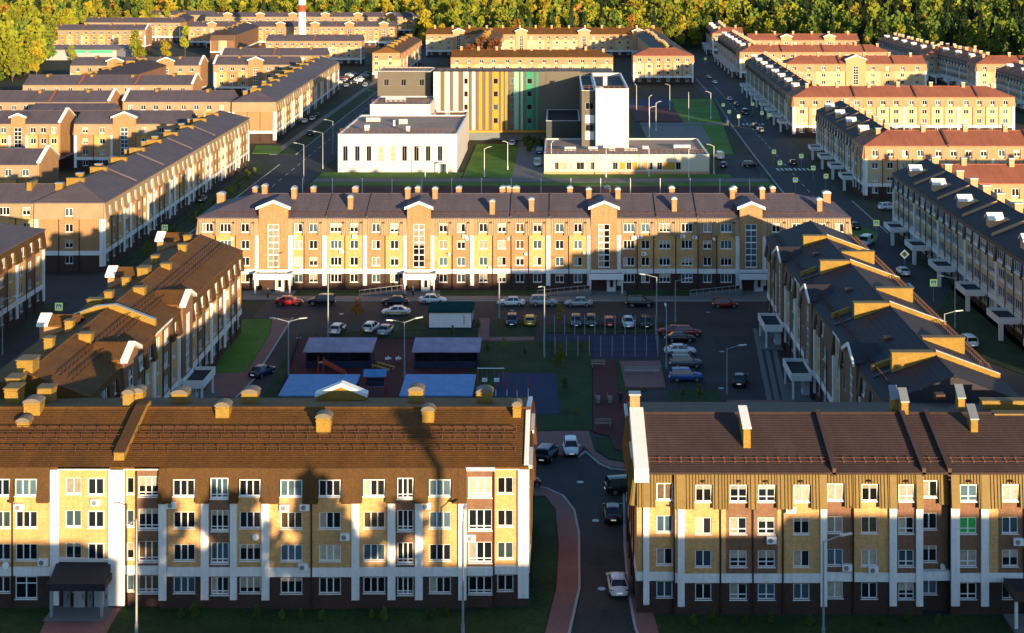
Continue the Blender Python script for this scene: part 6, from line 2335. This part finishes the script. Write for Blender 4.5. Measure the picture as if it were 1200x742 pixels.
for i, p, py, s, lab in ((1, 161, 71, .95, 'broad yellow green tree left of the cream sunlit row'), (5, 217, 68, .85, 'green tree standing before the brown cross wing'), (6, 195, 70, .6, 'small golden tree between the two larger ones'), (1, 85, 72, .5, 'small yellow bush tree on the low garage side'), (3, 255, 22, .8, 'orange tree before the far roofs'), (0, 262, 55, .7, 'yellow tree left of the chimney stack'), (0, 420, 46, .7, 'yellow tree in front of the far cream row'), (5, 455, 50, .7, 'lime tree right of the far cream row'), (0, 1165, 68, 1.0, 'bright yellow round tree behind the rightmost block'), (5, 1020, 50, 1.1, 'lime green tree above the third cross wing'), (0, 1027, 62, 1.0, 'yellow tree between the cross wing and dark forest')):
    X, Y, _ = at(p, py)
    tree(i, X, Y, s, lab)
BU = random.Random(3)
for i, (p, Y) in enumerate(((550, 682), (565, 688), (581, 682))):
    tree(8, atY(p, Y), Y, .92, 'rust brown round tree behind the striped school, ' + ('left', 'middle', 'right')[i] + ' of three', 'rust brown trees behind the school')
for i, (p, py, lab) in enumerate(((655, 428, 'small yellow green sapling on the courtyard lawn'), (418, 372, 'slim orange sapling in the car park strip'), (656, 378, 'little golden sapling beside the yellow car'), (690, 176, 'dark shrub tree before the striped school'))):
    X, Y, _ = at(p, py)
    tree((1, 3, 0, 2)[i], X, Y, .17 if i < 3 else .3, lab)
for i in range(16):
    X = -10.5 + BU.uniform(0, 6.5)
    Y = 432 + BU.uniform(0, 26)
    T = tree(2, X, Y, BU.uniform(.10, .2), 'dark shrub in the school yard bed, ' + ('front', 'middle', 'back')[min(2, int((Y - 432) / 9))] + ' part', 'shrubs in the school yard bed')
    T['category'] = 'shrub'
for i in range(10):
    T = tree(2 if i % 3 else 1, -78.2 + BU.uniform(-.8, .8), 285 + i * 12 + BU.uniform(-3, 3), BU.uniform(.10, .17), 'low shrub below the nearest left street block, ' + ('first', 'second', 'third', 'fourth', 'fifth', 'sixth', 'seventh', 'eighth', 'ninth', 'farthest')[i] + ' of the line', 'shrubs along the left street')
    T['category'] = 'shrub'

for k in range(6):  # unseen trees added to cast blotchy shade on the near left front
    tree((7, 2)[k % 2], -6.5 + k * 3.1, 70 + (k * 7) % 13, (1.0, 1.02, 1.0, 1.04, 1.0, 1.06)[k], 'unseen tall tree added to shade the near left block, below the picture edge', 'unseen shade trees below the picture edge')

T = thing('shadow_mast', 'unseen slender mast added to streak the near left roof with shade', 'mast', (16.2, 73, 0))  # unseen pole added to throw a streak of shade across the roof
mb = MB()
mb.tube((0, 0, -.1), (0, 0, 23.5), .55, .35, n=10, m='pole_grey')
mb.build('pole', T)
mb = MB()
mb.box(-1.1, 1.1, -.3, .3, 21.2, 23.4, 'galvanised')
mb.build('mast_head', T)

for i, p in enumerate((212, 226, 300, 330, 352, 378, 436, 450, 505, 522)):
    T = tree(2, atY(p, 131.2), 131.2 + BU.uniform(-.5, .4), BU.uniform(.055, .085), 'low dark bush at the foot of the near left block, ' + ('first', 'second', 'third', 'fourth', 'fifth', 'sixth', 'seventh', 'eighth', 'ninth', 'tenth')[i] + ' from the entrance', 'bushes before the near left block')
    T['category'] = 'bush'
for i, p in enumerate((812, 835, 872, 905, 950, 1030, 1065, 1100)):
    T = tree(2, atY(p, 130.0), 130.0 + BU.uniform(-.5, .4), BU.uniform(.055, .085), 'low dark bush at the foot of the near right block, ' + ('first', 'second', 'third', 'fourth', 'fifth', 'sixth', 'seventh', 'eighth')[i] + ' from the drive', 'bushes before the near right block')
    T['category'] = 'bush'
for i, (p, py) in enumerate(((572, 412), (590, 408), (615, 415), (680, 410), (662, 455), (675, 485), (560, 385), (487, 380), (400, 393), (425, 392), (530, 392), (820, 465), (800, 462))):
    X, Y, _ = at(p, py)
    T = tree((2, 1)[i % 2], X, Y, BU.uniform(.05, .10), 'small round bush on the courtyard grass, ' + ('behind the lilac shelter', 'on the lawn before the kiosk path', 'near the lawn middle', 'beside the sports pitch corner', 'beside the navy play court', 'at the near end of the lawn', 'at the path right of the kiosk', 'left of the kiosk', 'behind the white hatchback', 'by the second white hatchback', 'before the kiosk', 'in the strip by the near right block', 'in the same strip, left one')[i], 'bushes in the courtyard')
    T['category'] = 'bush'

# one label for one thing: neighbours of one kind and rank are told apart by their place
same = {}
for o in list(COL.objects):
    if o.parent is None and o.get('group') in ('trees of the forest edge', 'shrubs in the school yard bed'):
        same.setdefault(o['label'], []).append(o)
for lab, L_ in same.items():
    if len(L_) > 1:
        L_.sort(key=lambda o: o.location.x / o.location.y)
        n = len(L_)
        for k, o in enumerate(L_):
            o['label'] = lab + ', ' + ('first', 'second', 'third', 'fourth', 'fifth', 'sixth', 'seventh')[min(k, 6)] + ' from left'
